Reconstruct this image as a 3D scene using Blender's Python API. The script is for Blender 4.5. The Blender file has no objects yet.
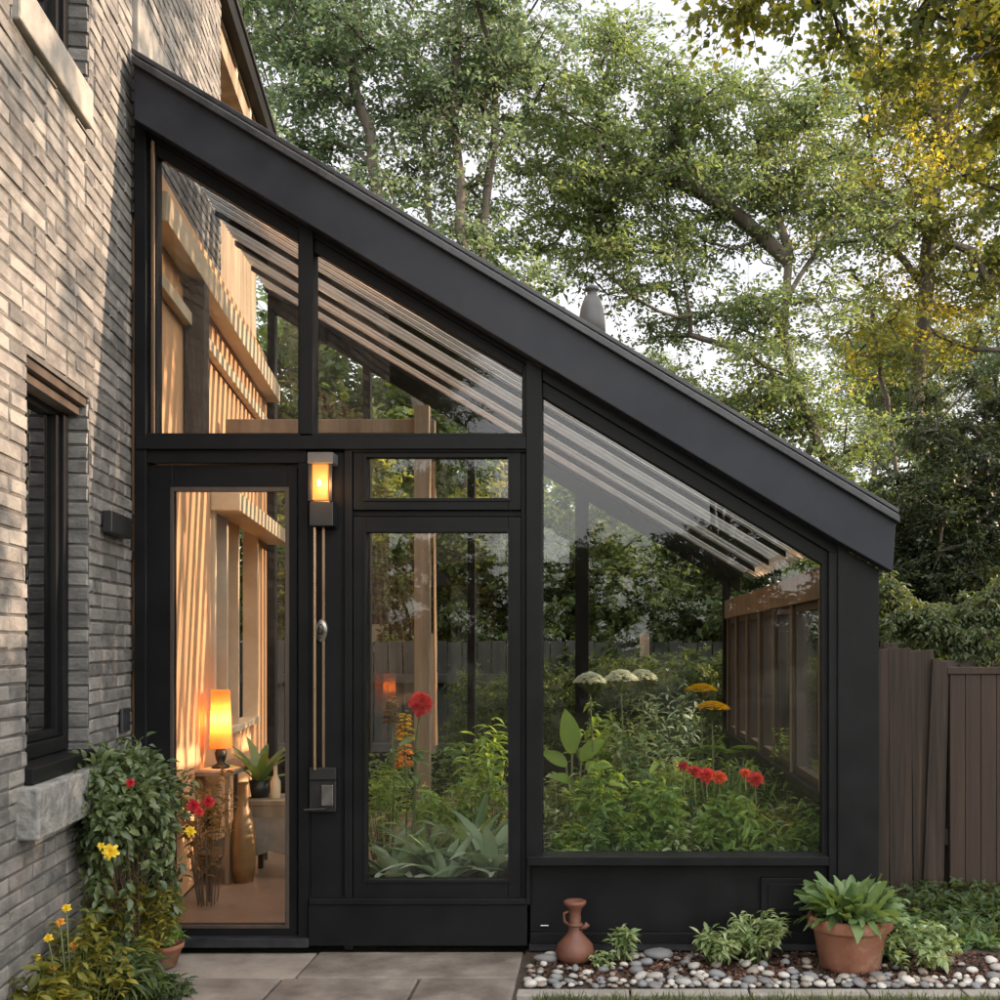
import bpy, math, random
import numpy as np
from mathutils import Vector, Matrix
random.seed(7)
R = math.radians
sc = bpy.context.scene
COL = sc.collection
# ------------------------------------------------------------------ camera
F, CX, CY, CH, D = 1100.0, 600.0, 645.0, 1.386, 5.0
cam_d = bpy.data.cameras.new('camera'); cam = bpy.data.objects.new('camera', cam_d); COL.objects.link(cam)
cam.location = (0, 0, CH); cam.rotation_euler = (R(90), 0, 0)
cam_d.sensor_width = 36; cam_d.lens = F/1000*36
cam_d.shift_x = -(CX-500)/1000; cam_d.shift_y = (CY-500)/1000
cam_d.clip_start = .05; cam_d.clip_end = 3000
sc.camera = cam
# ------------------------------------------------------------------ light
SUN_EL, SUN_AZ = R(17), R(78)          # azimuth measured from +Y towards +X
w = bpy.data.worlds.new('World'); sc.world = w; w.use_nodes = True
nt = w.node_tree; nt.nodes.clear()
out = nt.nodes.new('ShaderNodeOutputWorld'); bg = nt.nodes.new('ShaderNodeBackground')
sky = nt.nodes.new('ShaderNodeTexSky'); sky.sky_type = 'NISHITA'; sky.sun_disc = False
sky.sun_elevation = SUN_EL; sky.sun_rotation = SUN_AZ; sky.dust_density = 2.0; sky.air_density = 1.0
# thin bright cloud over the blue
tc = nt.nodes.new('ShaderNodeTexCoord'); ns = nt.nodes.new('ShaderNodeTexNoise')
ns.inputs['Scale'].default_value = 2.2; ns.inputs['Detail'].default_value = 6
mp = nt.nodes.new('ShaderNodeMapping'); mp.inputs['Scale'].default_value = (1, 1, 3)
nt.links.new(tc.outputs['Generated'], mp.inputs[0]); nt.links.new(mp.outputs[0], ns.inputs['Vector'])
rp = nt.nodes.new('ShaderNodeMapRange'); rp.inputs[1].default_value = .35; rp.inputs[2].default_value = .7
rp.inputs[3].default_value = .62; rp.inputs[4].default_value = .92
nt.links.new(ns.outputs[0], rp.inputs[0])
mx = nt.nodes.new('ShaderNodeMixRGB'); nt.links.new(rp.outputs[0], mx.inputs[0]); nt.links.new(sky.outputs[0], mx.inputs[1])
sx_ = nt.nodes.new('ShaderNodeSeparateXYZ'); nt.links.new(tc.outputs['Generated'], sx_.inputs[0])
cr = nt.nodes.new('ShaderNodeValToRGB'); e_ = cr.color_ramp.elements     # cloud ramp along Y: dimmed ahead of camera, brighter behind for frontal light
e_[0].position = .15; e_[0].color = (1.06, 1.02, .97, 1); e_[1].position = .70; e_[1].color = (.68, .63, .60, 1)
e3_ = e_.new(.92); e3_.color = (.27, .247, .245, 1)
mr_ = nt.nodes.new('ShaderNodeMapRange'); mr_.inputs[1].default_value = -1; mr_.inputs[2].default_value = 1
nt.links.new(sx_.outputs[1], mr_.inputs[0]); nt.links.new(mr_.outputs[0], cr.inputs[0])
sc_ = nt.nodes.new('ShaderNodeVectorMath'); sc_.operation = 'SCALE'; sc_.inputs['Scale'].default_value = 9.6
nt.links.new(cr.outputs[0], sc_.inputs[0]); nt.links.new(sc_.outputs[0], mx.inputs[2])
nt.links.new(mx.outputs[0], bg.inputs[0]); bg.inputs[1].default_value = .15
nt.links.new(bg.outputs[0], out.inputs[0])
sl = bpy.data.lights.new('sun', 'SUN'); sl.energy = 3.1; sl.angle = R(.6); sl.color = (1, .72, .50)
sun = bpy.data.objects.new('sun', sl); COL.objects.link(sun)
sd = Vector((math.sin(SUN_AZ)*math.cos(SUN_EL), math.cos(SUN_AZ)*math.cos(SUN_EL), math.sin(SUN_EL)))
sun.rotation_euler = sd.to_track_quat('Z', 'Y').to_euler(); sun.location = sd*60
vs = sc.view_settings; vs.view_transform = 'Standard'; vs.look = 'None'; vs.gamma = 1; vs.use_curve_mapping = False
vs.exposure = 1.72
cy = sc.cycles
cy.max_bounces = 10; cy.diffuse_bounces = 4; cy.glossy_bounces = 4; cy.transparent_max_bounces = 40
cy.transmission_bounces = 6; cy.caustics_reflective = False; cy.caustics_refractive = False
cy.sample_clamp_indirect = 6
try:
    cy.use_denoising = True; cy.denoiser = 'OPENIMAGEDENOISE'
except Exception: pass

# ------------------------------------------------------------------ helpers
def P(px, py, Y): return Vector(((px-CX)/F*Y, Y, CH-(py-CY)/F*Y))
def X(px, Y=D): return (px-CX)/F*Y
def Z(py, Y=D): return CH-(py-CY)/F*Y

def tag(o, label=None, cat=None, group=None, kind=None):
    if label: o['label'] = label
    if cat: o['category'] = cat
    if group: o['group'] = group
    if kind: o['kind'] = kind
    return o
def empty(name, loc, label, cat, group=None, rz=0):
    o = bpy.data.objects.new(name, None); COL.objects.link(o)
    o.location = loc; o.rotation_euler.z = rz; o.empty_display_size = .1
    return tag(o, label, cat, group)
def copy_tree(o, parent=None):
    c = o.copy(); COL.objects.link(c)
    if parent: c.parent = parent
    for ch in list(o.children): copy_tree(ch, c)
    return c
class MB:
    def __init__(s): s.v = []; s.f = []; s.smooth = False
    def poly(s, pts, faces):
        b = len(s.v); s.v += [tuple(p) for p in pts]; s.f += [tuple(i+b for i in f) for f in faces]; return s
    def box(s, x0, x1, y0, y1, z0, z1):
        x0, x1 = sorted((x0, x1)); y0, y1 = sorted((y0, y1)); z0, z1 = sorted((z0, z1))
        return s.poly([(x0,y0,z0),(x1,y0,z0),(x1,y1,z0),(x0,y1,z0),(x0,y0,z1),(x1,y0,z1),(x1,y1,z1),(x0,y1,z1)],
               [(0,3,2,1),(4,5,6,7),(0,1,5,4),(1,2,6,5),(2,3,7,6),(3,0,4,7)])
    def prism(s, xz, y0, y1):          # polygon in XZ extruded along Y
        n = len(xz)
        a = sum(xz[i][0]*xz[(i+1)%n][1]-xz[(i+1)%n][0]*xz[i][1] for i in range(n))
        if a < 0: xz = xz[::-1]
        pts = [(x, y0, z) for x, z in xz]+[(x, y1, z) for x, z in xz]
        fs = [tuple(range(n)), tuple(range(2*n-1, n-1, -1))]+[(i, i+n, (i+1)%n+n, (i+1)%n) for i in range(n)]
        return s.poly(pts, fs)
    def pprism(s, pts, y0, y1):        # polygon given in photo pixels at depth y0
        return s.prism([(X(a, y0), Z(b, y0)) for a, b in pts], y0, y1)
    def pbox(s, a, b, c, d, y0, y1): return s.pprism([(a, c), (b, c), (b, d), (a, d)], y0, y1)
    def tube(s, pts, rs, n=8, cap=True):
        pts = [Vector(p) for p in pts]; b = len(s.v)
        if not hasattr(rs, '__len__'): rs = [rs]*len(pts)
        prev = None
        for i, p in enumerate(pts):
            d = (pts[min(i+1, len(pts)-1)]-pts[max(i-1, 0)]).normalized()
            if prev is None: prev = d.orthogonal().normalized()
            u = (prev-d*prev.dot(d)); u = u.normalized() if u.length > 1e-6 else d.orthogonal().normalized()
            prev = u; v = d.cross(u)
            for k in range(n):
                a = 2*math.pi*k/n; s.v.append(tuple(p+(u*math.cos(a)+v*math.sin(a))*rs[i]))
        for i in range(len(pts)-1):
            for k in range(n):
                s.f.append((b+i*n+k, b+i*n+(k+1)%n, b+(i+1)*n+(k+1)%n, b+(i+1)*n+k))
        if cap:
            s.f.append(tuple(b+k for k in range(n))[::-1]); e = b+(len(pts)-1)*n
            s.f.append(tuple(e+k for k in range(n)))
        return s
    def lathe(s, prof, n=24, c=(0, 0, 0), sq=1.0):
        b = len(s.v)
        for r, z in prof:
            for k in range(n):
                a = 2*math.pi*k/n; s.v.append((c[0]+r*math.cos(a), c[1]+r*sq*math.sin(a), c[2]+z))
        for i in range(len(prof)-1):
            for k in range(n):
                s.f.append((b+i*n+k, b+i*n+(k+1)%n, b+(i+1)*n+(k+1)%n, b+(i+1)*n+k))
        return s
    def build(s, name, mat, parent=None, bevel=0, smooth=False):
        me = bpy.data.meshes.new(name); me.from_pydata(s.v, [], s.f)
        if mat: me.materials.append(mat)
        if smooth: me.polygons.foreach_set('use_smooth', [True]*len(me.polygons))
        me.update()
        o = bpy.data.objects.new(name, me); COL.objects.link(o)
        if parent: o.parent = parent
        if bevel:
            m = o.modifiers.new('bevel', 'BEVEL'); m.width = bevel; m.segments = 2; m.limit_method = 'ANGLE'; m.angle_limit = R(40)
        return o
def npmesh(name, V, Fq, mat, parent=None, smooth=False):
    """V (n,3), Fq (m,k) index array"""
    me = bpy.data.meshes.new(name); n = len(V); m, k = Fq.shape
    me.vertices.add(n); me.vertices.foreach_set('co', np.ascontiguousarray(V, dtype=np.float32).ravel())
    me.loops.add(m*k); me.loops.foreach_set('vertex_index', np.ascontiguousarray(Fq, dtype=np.int32).ravel())
    me.polygons.add(m); me.polygons.foreach_set('loop_start', np.arange(0, m*k, k, dtype=np.int32))
    if smooth: me.polygons.foreach_set('use_smooth', np.ones(m, dtype=bool))
    me.update(calc_edges=True); me.materials.append(mat)
    o = bpy.data.objects.new(name, me); COL.objects.link(o)
    if parent: o.parent = parent
    return o

# ------------------------------------------------------------------ materials
def newmat(name):
    m = bpy.data.materials.new(name); m.use_nodes = True; n = m.node_tree; n.nodes.clear()
    return m, n, n.nodes.new('ShaderNodeOutputMaterial')
def ramp(n, cols, stops=None):
    r = n.nodes.new('ShaderNodeValToRGB'); e = r.color_ramp.elements
    stops = stops or [i/(len(cols)-1) for i in range(len(cols))]
    while len(e) < len(cols): e.new(.5)
    for i, (c, t) in enumerate(zip(cols, stops)): e[i].position = t; e[i].color = (*c, 1)
    return r
def surf(name, cols, scale=8, rough=.6, bump=.2, bscale=None, metal=0, stretch=(1, 1, 1), detail=6, spec=.5, island=0, bdist=.004, rvar=.12, coord='Object'):
    """noise-mottled principled surface"""
    m, n, o = newmat(name); b = n.nodes.new('ShaderNodeBsdfPrincipled'); n.links.new(b.outputs[0], o.inputs[0])
    tc = n.nodes.new('ShaderNodeTexCoord'); mp = n.nodes.new('ShaderNodeMapping'); mp.inputs['Scale'].default_value = stretch
    n.links.new(tc.outputs[coord], mp.inputs[0])
    ns = n.nodes.new('ShaderNodeTexNoise'); ns.inputs['Scale'].default_value = scale; ns.inputs['Detail'].default_value = detail
    ns.inputs['Roughness'].default_value = .62
    n.links.new(mp.outputs[0], ns.inputs['Vector'])
    r = ramp(n, cols, [.3+.4*i/(len(cols)-1) for i in range(len(cols))] if len(cols) > 1 else [0.5])
    fac = ns.outputs[0]
    if island:
        g = n.nodes.new('ShaderNodeNewGeometry'); ma = n.nodes.new('ShaderNodeMath'); ma.operation = 'MULTIPLY_ADD'
        n.links.new(g.outputs['Random Per Island'], ma.inputs[0]); ma.inputs[1].default_value = island
        sb = n.nodes.new('ShaderNodeMath'); sb.operation = 'SUBTRACT'; n.links.new(fac, sb.inputs[0]); sb.inputs[1].default_value = island/2
        n.links.new(sb.outputs[0], ma.inputs[2]); fac = ma.outputs[0]
    n.links.new(fac, r.inputs[0]); n.links.new(r.outputs[0], b.inputs['Base Color'])
    b.inputs['Metallic'].default_value = metal; b.inputs['Specular IOR Level'].default_value = spec
    rr = n.nodes.new('ShaderNodeMapRange'); rr.inputs[3].default_value = max(0.03, rough-rvar); rr.inputs[4].default_value = min(1, rough+rvar)
    n.links.new(ns.outputs[0], rr.inputs[0]); n.links.new(rr.outputs[0], b.inputs['Roughness'])
    if bump:
        n2 = n.nodes.new('ShaderNodeTexNoise'); n2.inputs['Scale'].default_value = bscale or scale*5; n2.inputs['Detail'].default_value = 5
        n.links.new(mp.outputs[0], n2.inputs['Vector'])
        bp = n.nodes.new('ShaderNodeBump'); bp.inputs['Strength'].default_value = bump; bp.inputs['Distance'].default_value = bdist
        n.links.new(n2.outputs[0], bp.inputs['Height']); n.links.new(bp.outputs[0], b.inputs['Normal'])
    return m
def leafmat(name, cols, trans=.4, rough=.5, clump=.35, cscale=1.2, tcol=None, spec=.35):
    m, n, o = newmat(name); b = n.nodes.new('ShaderNodeBsdfPrincipled')
    g = n.nodes.new('ShaderNodeNewGeometry'); tc = n.nodes.new('ShaderNodeTexCoord')
    ns = n.nodes.new('ShaderNodeTexNoise'); ns.inputs['Scale'].default_value = cscale; ns.inputs['Detail'].default_value = 2
    n.links.new(tc.outputs['Object'], ns.inputs['Vector'])
    m1 = n.nodes.new('ShaderNodeMath'); m1.operation = 'MULTIPLY'; m1.inputs[1].default_value = 1-clump
    m2 = n.nodes.new('ShaderNodeMapRange'); m2.inputs[1].default_value = .35; m2.inputs[2].default_value = .65; m2.inputs[4].default_value = clump
    m3 = n.nodes.new('ShaderNodeMath'); m3.operation = 'ADD'
    n.links.new(g.outputs['Random Per Island'], m1.inputs[0]); n.links.new(ns.outputs[0], m2.inputs[0])
    n.links.new(m1.outputs[0], m3.inputs[0]); n.links.new(m2.outputs[0], m3.inputs[1])
    r = ramp(n, cols); n.links.new(m3.outputs[0], r.inputs[0]); n.links.new(r.outputs[0], b.inputs['Base Color'])
    b.inputs['Roughness'].default_value = rough; b.inputs['Specular IOR Level'].default_value = spec
    t = n.nodes.new('ShaderNodeBsdfTranslucent'); hs = n.nodes.new('ShaderNodeMixRGB'); hs.blend_type = 'MULTIPLY'; hs.inputs[0].default_value = 1
    hs.inputs[2].default_value = (*(tcol or (2.2, 1.9, .8)), 1)
    n.links.new(r.outputs[0], hs.inputs[1]); n.links.new(hs.outputs[0], t.inputs[0])
    mx = n.nodes.new('ShaderNodeMixShader'); mx.inputs[0].default_value = trans
    n.links.new(b.outputs[0], mx.inputs[1]); n.links.new(t.outputs[0], mx.inputs[2]); n.links.new(mx.outputs[0], o.inputs[0])
    return m
def glassmat(name, tint=(.96, .98, .97), rough=0.0, boost=1.0, wavy=0.0, milk=0.0):
    m, n, o = newmat(name); tr = n.nodes.new('ShaderNodeBsdfTransparent'); tr.inputs[0].default_value = (*tint, 1)
    gl = n.nodes.new('ShaderNodeBsdfGlossy'); gl.inputs['Roughness'].default_value = rough; gl.inputs[0].default_value = (.95, .97, 1, 1)
    fr = n.nodes.new('ShaderNodeFresnel'); fr.inputs[0].default_value = 1.45
    mu = n.nodes.new('ShaderNodeMath'); mu.operation = 'MULTIPLY'; mu.inputs[1].default_value = boost; mu.use_clamp = True
    mx = n.nodes.new('ShaderNodeMixShader'); n.links.new(fr.outputs[0], mu.inputs[0]); n.links.new(mu.outputs[0], mx.inputs[0])
    base = tr
    if milk:
        df = n.nodes.new('ShaderNodeBsdfTranslucent'); df.inputs[0].default_value = (.8, .83, .85, 1)
        mm = n.nodes.new('ShaderNodeMixShader'); mm.inputs[0].default_value = milk
        n.links.new(tr.outputs[0], mm.inputs[1]); n.links.new(df.outputs[0], mm.inputs[2]); base = mm
    n.links.new(base.outputs[0], mx.inputs[1]); n.links.new(gl.outputs[0], mx.inputs[2]); n.links.new(mx.outputs[0], o.inputs[0])
    if wavy:
        tc = n.nodes.new('ShaderNodeTexCoord'); ns = n.nodes.new('ShaderNodeTexNoise'); ns.inputs['Scale'].default_value = 1.6; ns.inputs['Detail'].default_value = 1
        bp = n.nodes.new('ShaderNodeBump'); bp.inputs['Strength'].default_value = wavy; bp.inputs['Distance'].default_value = .01
        n.links.new(tc.outputs['Object'], ns.inputs['Vector']); n.links.new(ns.outputs[0], bp.inputs['Height'])
        n.links.new(bp.outputs[0], gl.inputs['Normal'])
    return m
def emit(name, col, s, base=(.8, .5, .2)):
    m, n, o = newmat(name); b = n.nodes.new('ShaderNodeBsdfPrincipled'); b.inputs['Base Color'].default_value = (*base, 1)
    b.inputs['Emission Color'].default_value = (*col, 1); b.inputs['Emission Strength'].default_value = s
    n.links.new(b.outputs[0], o.inputs[0]); return m

M = {}
M['frame'] = surf('charcoal paint', [(.0062, .0065, .0072), (.0105, .011, .012)], 5, .46, .12, 60, bdist=.001, spec=.13)
M['fascia'] = surf('blue grey metal paint', [(.013, .0145, .0195), (.021, .023, .030), (.029, .031, .037)], 2.4, .46, .14, 70, rvar=.2, bdist=.001, spec=.2, stretch=(1, 1, 1))
M['cap'] = surf('dark lead cap', [(.016, .017, .021), (.05, .052, .058)], 9, .35, .2, 40, metal=.2)
M['glass'] = glassmat('window glass', tint=(.985,.99,.985), wavy=.15, boost=.55)
M['roofglass'] = glassmat('ribbed roof sheet', tint=(.97, .98, .98), rough=.12, boost=1.6, milk=.07)
M['darkglass'] = glassmat('dark window glass', tint=(.55, .62, .6), boost=1.6)
M['alu'] = surf('aluminium bar', [(.42, .43, .44), (.6, .6, .6)], 12, .35, .05, metal=.8)
M['ventgrey'] = surf('grey vent metal', [(.05, .052, .056), (.09, .092, .096)], 8, .6, .1)
M['bronze'] = surf('brushed bronze', [(.30, .2, .13), (.42, .3, .2)], 20, .28, .05, metal=.9, stretch=(1, 1, .1))
M['chrome'] = surf('worn nickel', [(.25, .25, .25), (.40, .39, .38)], 20, .22, .05, metal=.95)
M['brick'] = surf('washed grey brick', [(.085, .083, .081), (.130, .126, .121), (.172, .165, .156), (.23, .22, .205)], 9, .88, .7, 45, island=.34, bdist=.006, stretch=(1, 1, 1.6))
M['mortar'] = surf('dark mortar', [(.055, .053, .051), (.10, .095, .09)], 14, .95, .8, 60)
M['stone'] = surf('limestone sill', [(.19, .178, .162), (.30, .28, .25)], 9, .85, .7, 38, bdist=.006)
M['stonerough'] = surf('rough hewn stone', [(.12, .12, .115), (.20, .20, .19), (.29, .285, .27)], 12, .9, 1, 26, bdist=.015)
M['plaster'] = surf('warm ochre plaster', [(.60, .33, .16), (.70, .41, .22)], 2.2, .8, .3, 30)
M['cream'] = surf('cream painted timber', [(.52, .40, .26), (.68, .55, .38)], 5, .55, .2, 40, stretch=(1, .25, 1))
M['oak'] = surf('weathered oak', [(.12, .085, .055), (.22, .165, .11), (.31, .245, .175)], 9, .65, .5, 50, stretch=(1, 1, .09))
M['darkwood'] = surf('dark timber', [(.03, .022, .017), (.07, .05, .037)], 10, .6, .5, 60, stretch=(1, 1, .1))
M['fence'] = surf('weathered fence board', [(.020, .0135, .010), (.046, .031, .022), (.095, .068, .05)], 34, .85, 1, 90, stretch=(1, 1, .035), island=.45, bdist=.004)
M['fencered'] = surf('brown stained panel', [(.026, .0155, .011), (.052, .033, .023)], 34, .8, .9, 90, stretch=(1, 1, .035), bdist=.003)
M['greyfence'] = surf('grey fence board', [(.028, .031, .028), (.062, .066, .06)], 8, .8, .5, 50, stretch=(1, 1, .08), island=.4)
M['terracotta'] = surf('terracotta', [(.16, .060, .034), (.25, .102, .058), (.29, .13, .078), (.42, .29, .22)], 7, .82, .4, 40)
M['clay'] = surf('dark fired clay', [(.09, .034, .021), (.16, .062, .038)], 9, .6, .5, 30)
M['soil'] = surf('soil', [(.018, .012, .008), (.05, .034, .024), (.075, .05, .034)], 18, .95, 1, 60, bdist=.02)
M['mulch'] = surf('red brown mulch', [(.05, .022, .014), (.12, .05, .032), (.18, .085, .055)], 26, .9, .6, 60, island=.5)
M['slab'] = surf('sandstone slab', [(.10, .083, .070), (.19, .163, .142), (.29, .255, .22)], 4.2, .72, .5, 50, island=.22, bdist=.003)
M['joint'] = surf('slab joint', [(.05, .045, .04), (.09, .08, .07)], 20, .95, .6)
M['pebble'] = surf('river pebble', [(.14, .135, .13), (.30, .285, .265), (.48, .45, .42)], 9, .65, .3, 70, coord='Object')
M['lawn'] = surf('ground soil and moss', [(.02, .026, .010), (.045, .055, .02), (.07, .06, .035)], 3, .95, .9, 30, bdist=.02)
M['bark'] = surf('bark', [(.035, .028, .022), (.085, .07, .056), (.13, .11, .09)], 6, .9, 1, 24, stretch=(1, 1, .3), bdist=.02)
M['stem'] = surf('green stem', [(.05, .08, .02), (.11, .13, .04)], 20, .6, .1)
M['twig'] = surf('brown twig', [(.07, .05, .03), (.16, .11, .07)], 20, .7, .2)
M['floor'] = surf('reddish floor tile', [(.16, .10, .07), (.25, .165, .115)], 4, .45, .2, 50)
M['fabric'] = surf('grey cloth', [(.20, .17, .14), (.30, .26, .22)], 14, .9, .5, 120)
M['black'] = surf('black metal', [(.008, .008, .009), (.014, .014, .015)], 9, .4, .05)
m_, n_, o_ = newmat('lit lampshade'); t_ = n_.nodes.new('ShaderNodeBsdfTranslucent'); t_.inputs[0].default_value = (.32, .125, .036, 1)
d_ = n_.nodes.new('ShaderNodeBsdfDiffuse'); d_.inputs[0].default_value = (.45, .25, .1, 1); x_ = n_.nodes.new('ShaderNodeMixShader'); x_.inputs[0].default_value = .5
n_.links.new(t_.outputs[0], x_.inputs[1]); n_.links.new(d_.outputs[0], x_.inputs[2]); n_.links.new(x_.outputs[0], o_.inputs[0]); M['shade'] = m_
M['amber'] = emit('amber lantern glass', (1, .34, .07), .20, (.25, .11, .03))
M['bulb'] = emit('bulb', (1, .5, .2), .9)
M['white'] = surf('white cotton paint', [(.5, .49, .46), (.7, .68, .64)], 8, .7, .1)
M['amberglass'] = surf('amber glazed jar', [(.16, .09, .035), (.26, .15, .06)], 5, .4, 0)
# leaves
M['Lgrey'] = leafmat('grey green leaves', [(.09, .13, .092), (.13, .178, .12), (.18, .232, .15), (.24, .28, .165)], .5, tcol=(1.5, 1.6, 1.0), cscale=.5)
M['Lmid'] = leafmat('mid green leaves', [(.078, .115, .068), (.115, .162, .088), (.165, .215, .10), (.24, .265, .105)], .5, tcol=(1.6, 1.6, .9), cscale=.45)
M['Lgold'] = leafmat('golden leaves', [(.07, .10, .038), (.11, .145, .048), (.19, .20, .05), (.56, .45, .06)], .6, clump=.6, cscale=.55, tcol=(1.7, 1.5, .7))
M['Lmaple'] = leafmat('maple leaves', [(.06, .085, .032), (.09, .12, .038), (.17, .18, .04), (.50, .42, .06)], .6, clump=.55, cscale=1.0, tcol=(1.7, 1.5, .7))
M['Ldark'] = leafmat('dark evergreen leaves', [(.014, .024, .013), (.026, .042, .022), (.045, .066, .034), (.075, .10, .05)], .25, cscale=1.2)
M['Lhang'] = leafmat('soft green sprays', [(.05, .075, .04), (.085, .12, .06), (.14, .18, .09)], .35, cscale=1.5)
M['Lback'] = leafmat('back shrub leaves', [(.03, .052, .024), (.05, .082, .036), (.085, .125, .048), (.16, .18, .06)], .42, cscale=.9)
M['Lrose'] = leafmat('glossy rose leaves', [(.025, .048, .018), (.048, .08, .028), (.09, .13, .045), (.19, .23, .10)], .3, rough=.38, cscale=4, spec=.6)
M['Lyel'] = leafmat('yellow green leaves', [(.06, .075, .015), (.12, .13, .025), (.24, .22, .04), (.40, .33, .05)], .4, cscale=4)
M['Lgar'] = leafmat('garden leaves', [(.07, .14, .035), (.14, .24, .06), (.22, .33, .09), (.34, .44, .16)], .45, cscale=3)
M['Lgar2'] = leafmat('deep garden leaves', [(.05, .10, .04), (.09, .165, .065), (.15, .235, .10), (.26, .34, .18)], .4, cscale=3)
M['Lsilver'] = leafmat('silver leaves', [(.07, .13, .05), (.15, .23, .12), (.30, .39, .27), (.52, .60, .49)], .25, rough=.42, cscale=3, tcol=(1.2, 1.3, .9))
M['Lbright'] = leafmat('bright leaves', [(.08, .16, .025), (.14, .24, .04), (.22, .32, .065)], .45, cscale=4)
M['Lpot'] = leafmat('pot plant leaves', [(.07, .12, .045), (.12, .19, .075), (.20, .28, .13)], .35, rough=.45, cscale=4)
M['Lvar'] = leafmat('variegated leaves', [(.08, .13, .05), (.15, .22, .09), (.30, .37, .19), (.48, .54, .38)], .35, cscale=5)
M['Lamber'] = leafmat('dry and lamplit amber leaves', [(.10, .07, .03), (.19, .13, .05), (.32, .20, .07)], .4, cscale=4)  # colour of a dry flower spike, and lamplight painted on the door shrub
M['grass'] = leafmat('grass', [(.04, .065, .018), (.085, .12, .03), (.16, .19, .055)], .35, cscale=4)
M['red'] = leafmat('red petals', [(.32, .010, .012), (.50, .022, .02), (.62, .05, .03)], .3, cscale=9, tcol=(1.5, .8, .6))
M['crimson'] = leafmat('crimson petals', [(.22, .006, .014), (.38, .012, .02), (.48, .03, .035)], .3, cscale=9, tcol=(1.5, .8, .6))
M['orangered'] = leafmat('orange red petals', [(.42, .03, .012), (.60, .07, .02), (.68, .15, .04)], .3, cscale=9, tcol=(1.5, .8, .6))
M['yellow'] = leafmat('yellow petals', [(.62, .42, .02), (.80, .58, .03), (.85, .68, .08)], .35, cscale=9, tcol=(1.2, 1.1, .5))
M['orange'] = leafmat('orange petals', [(.55, .20, .02), (.72, .32, .04), (.8, .48, .1)], .35, cscale=9, tcol=(1.2, 1.1, .5))
M['petalw'] = leafmat('white florets', [(.7, .74, .64), (.82, .84, .76), (.88, .88, .84)], .3, cscale=9, tcol=(1.1, 1.1, .9))

# ------------------------------------------------------------------ foliage primitives (numpy)
def nrm(a): return a/np.maximum(np.linalg.norm(a, axis=-1, keepdims=True), 1e-9)
def leaf_quads(B, Dr, N, L, W, fold=.25):
    """simple folded diamond leaves"""
    n = len(B); S = nrm(np.cross(Dr, N)); N2 = nrm(np.cross(S, Dr)); L = L[:, None]; W = W[:, None]
    V = np.empty((n, 4, 3)); mid = B+Dr*L*.45
    V[:, 0] = B; V[:, 1] = mid+S*W*.5+N2*W*fold; V[:, 2] = B+Dr*L-N2*L*.12; V[:, 3] = mid-S*W*.5+N2*W*fold
    return V.reshape(-1, 3), np.arange(n*4).reshape(n, 4)
def blades(B, Dr, N, L, W, droop, fold=.2, seg=5, shape='leaf', wav=0, rng=None):
    """curved leaf blades: 3 columns x (seg+1) rows"""
    n = len(B); S = nrm(np.cross(Dr, N)); U = nrm(np.cross(S, Dr))
    V = np.empty((n, seg+1, 3, 3))
    for i in range(seg+1):
        t = i/seg
        if shape == 'leaf': wd = math.sin(math.pi*min(1, t*.93+.05))**.8*(1-.25*t)
        elif shape == 'strap': wd = (1-t**3)*.9+.05
        elif shape == 'spoon': wd = .16+.84*math.sin(math.pi*min(1, max(0, (t-.18)/.84)))**.7 if t > .18 else .16
        elif shape == 'petal': wd = .25+.75*math.sin(math.pi*min(1, t*.85+.1))
        ang = (droop*t)[:, None]
        c = B+Dr*(L[:, None]*t)*np.cos(ang*.6)+(-U)*(L[:, None]*t)*np.sin(ang*.6)
        if i == seg: wd = .55 if shape == 'petal' else .22 if shape == 'spoon' else .04
        hw = (W*wd*.5)[:, None]; lift = hw*fold*2
        wv = 0
        if wav and rng is not None: wv = U*(rng.normal(0, wav, n)*W)[:, None]
        V[:, i, 0] = c-S*hw+U*lift+wv; V[:, i, 1] = c; V[:, i, 2] = c+S*hw+U*lift-wv
    base = (np.arange(n)*(seg+1)*3)[:, None, None]
    q = []
    for i in range(seg):
        for j in range(2):
            q.append([i*3+j, i*3+j+1, (i+1)*3+j+1, (i+1)*3+j])
    Fq = (np.array(q)[None]+base).reshape(-1, 4)
    return V.reshape(-1, 3), Fq
def tubes_np(segs, n=5):
    """segs list of (p0,p1,r0,r1) -> V,F"""
    A = np.array([s[0] for s in segs]); Bp = np.array([s[1] for s in segs]); r0 = np.array([s[2] for s in segs]); r1 = np.array([s[3] for s in segs])
    d = nrm(Bp-A); ref = np.where(np.abs(d[:, 2:3]) > .9, np.array([[1., 0, 0]]), np.array([[0, 0, 1.]]))
    u = nrm(np.cross(d, ref)); v = np.cross(d, u); m = len(segs)
    V = np.empty((m, 2, n, 3))
    for k in range(n):
        a = 2*math.pi*k/n; o = u*math.cos(a)+v*math.sin(a)
        V[:, 0, k] = A-d*r0[:, None]*.3+o*r0[:, None]; V[:, 1, k] = Bp+d*r1[:, None]*.3+o*r1[:, None]
    base = (np.arange(m)*2*n)[:, None, None]
    q = np.array([[k, (k+1) % n, n+(k+1) % n, n+k] for k in range(n)])
    return V.reshape(-1, 3), (q[None]+base).reshape(-1, 4)

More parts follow.
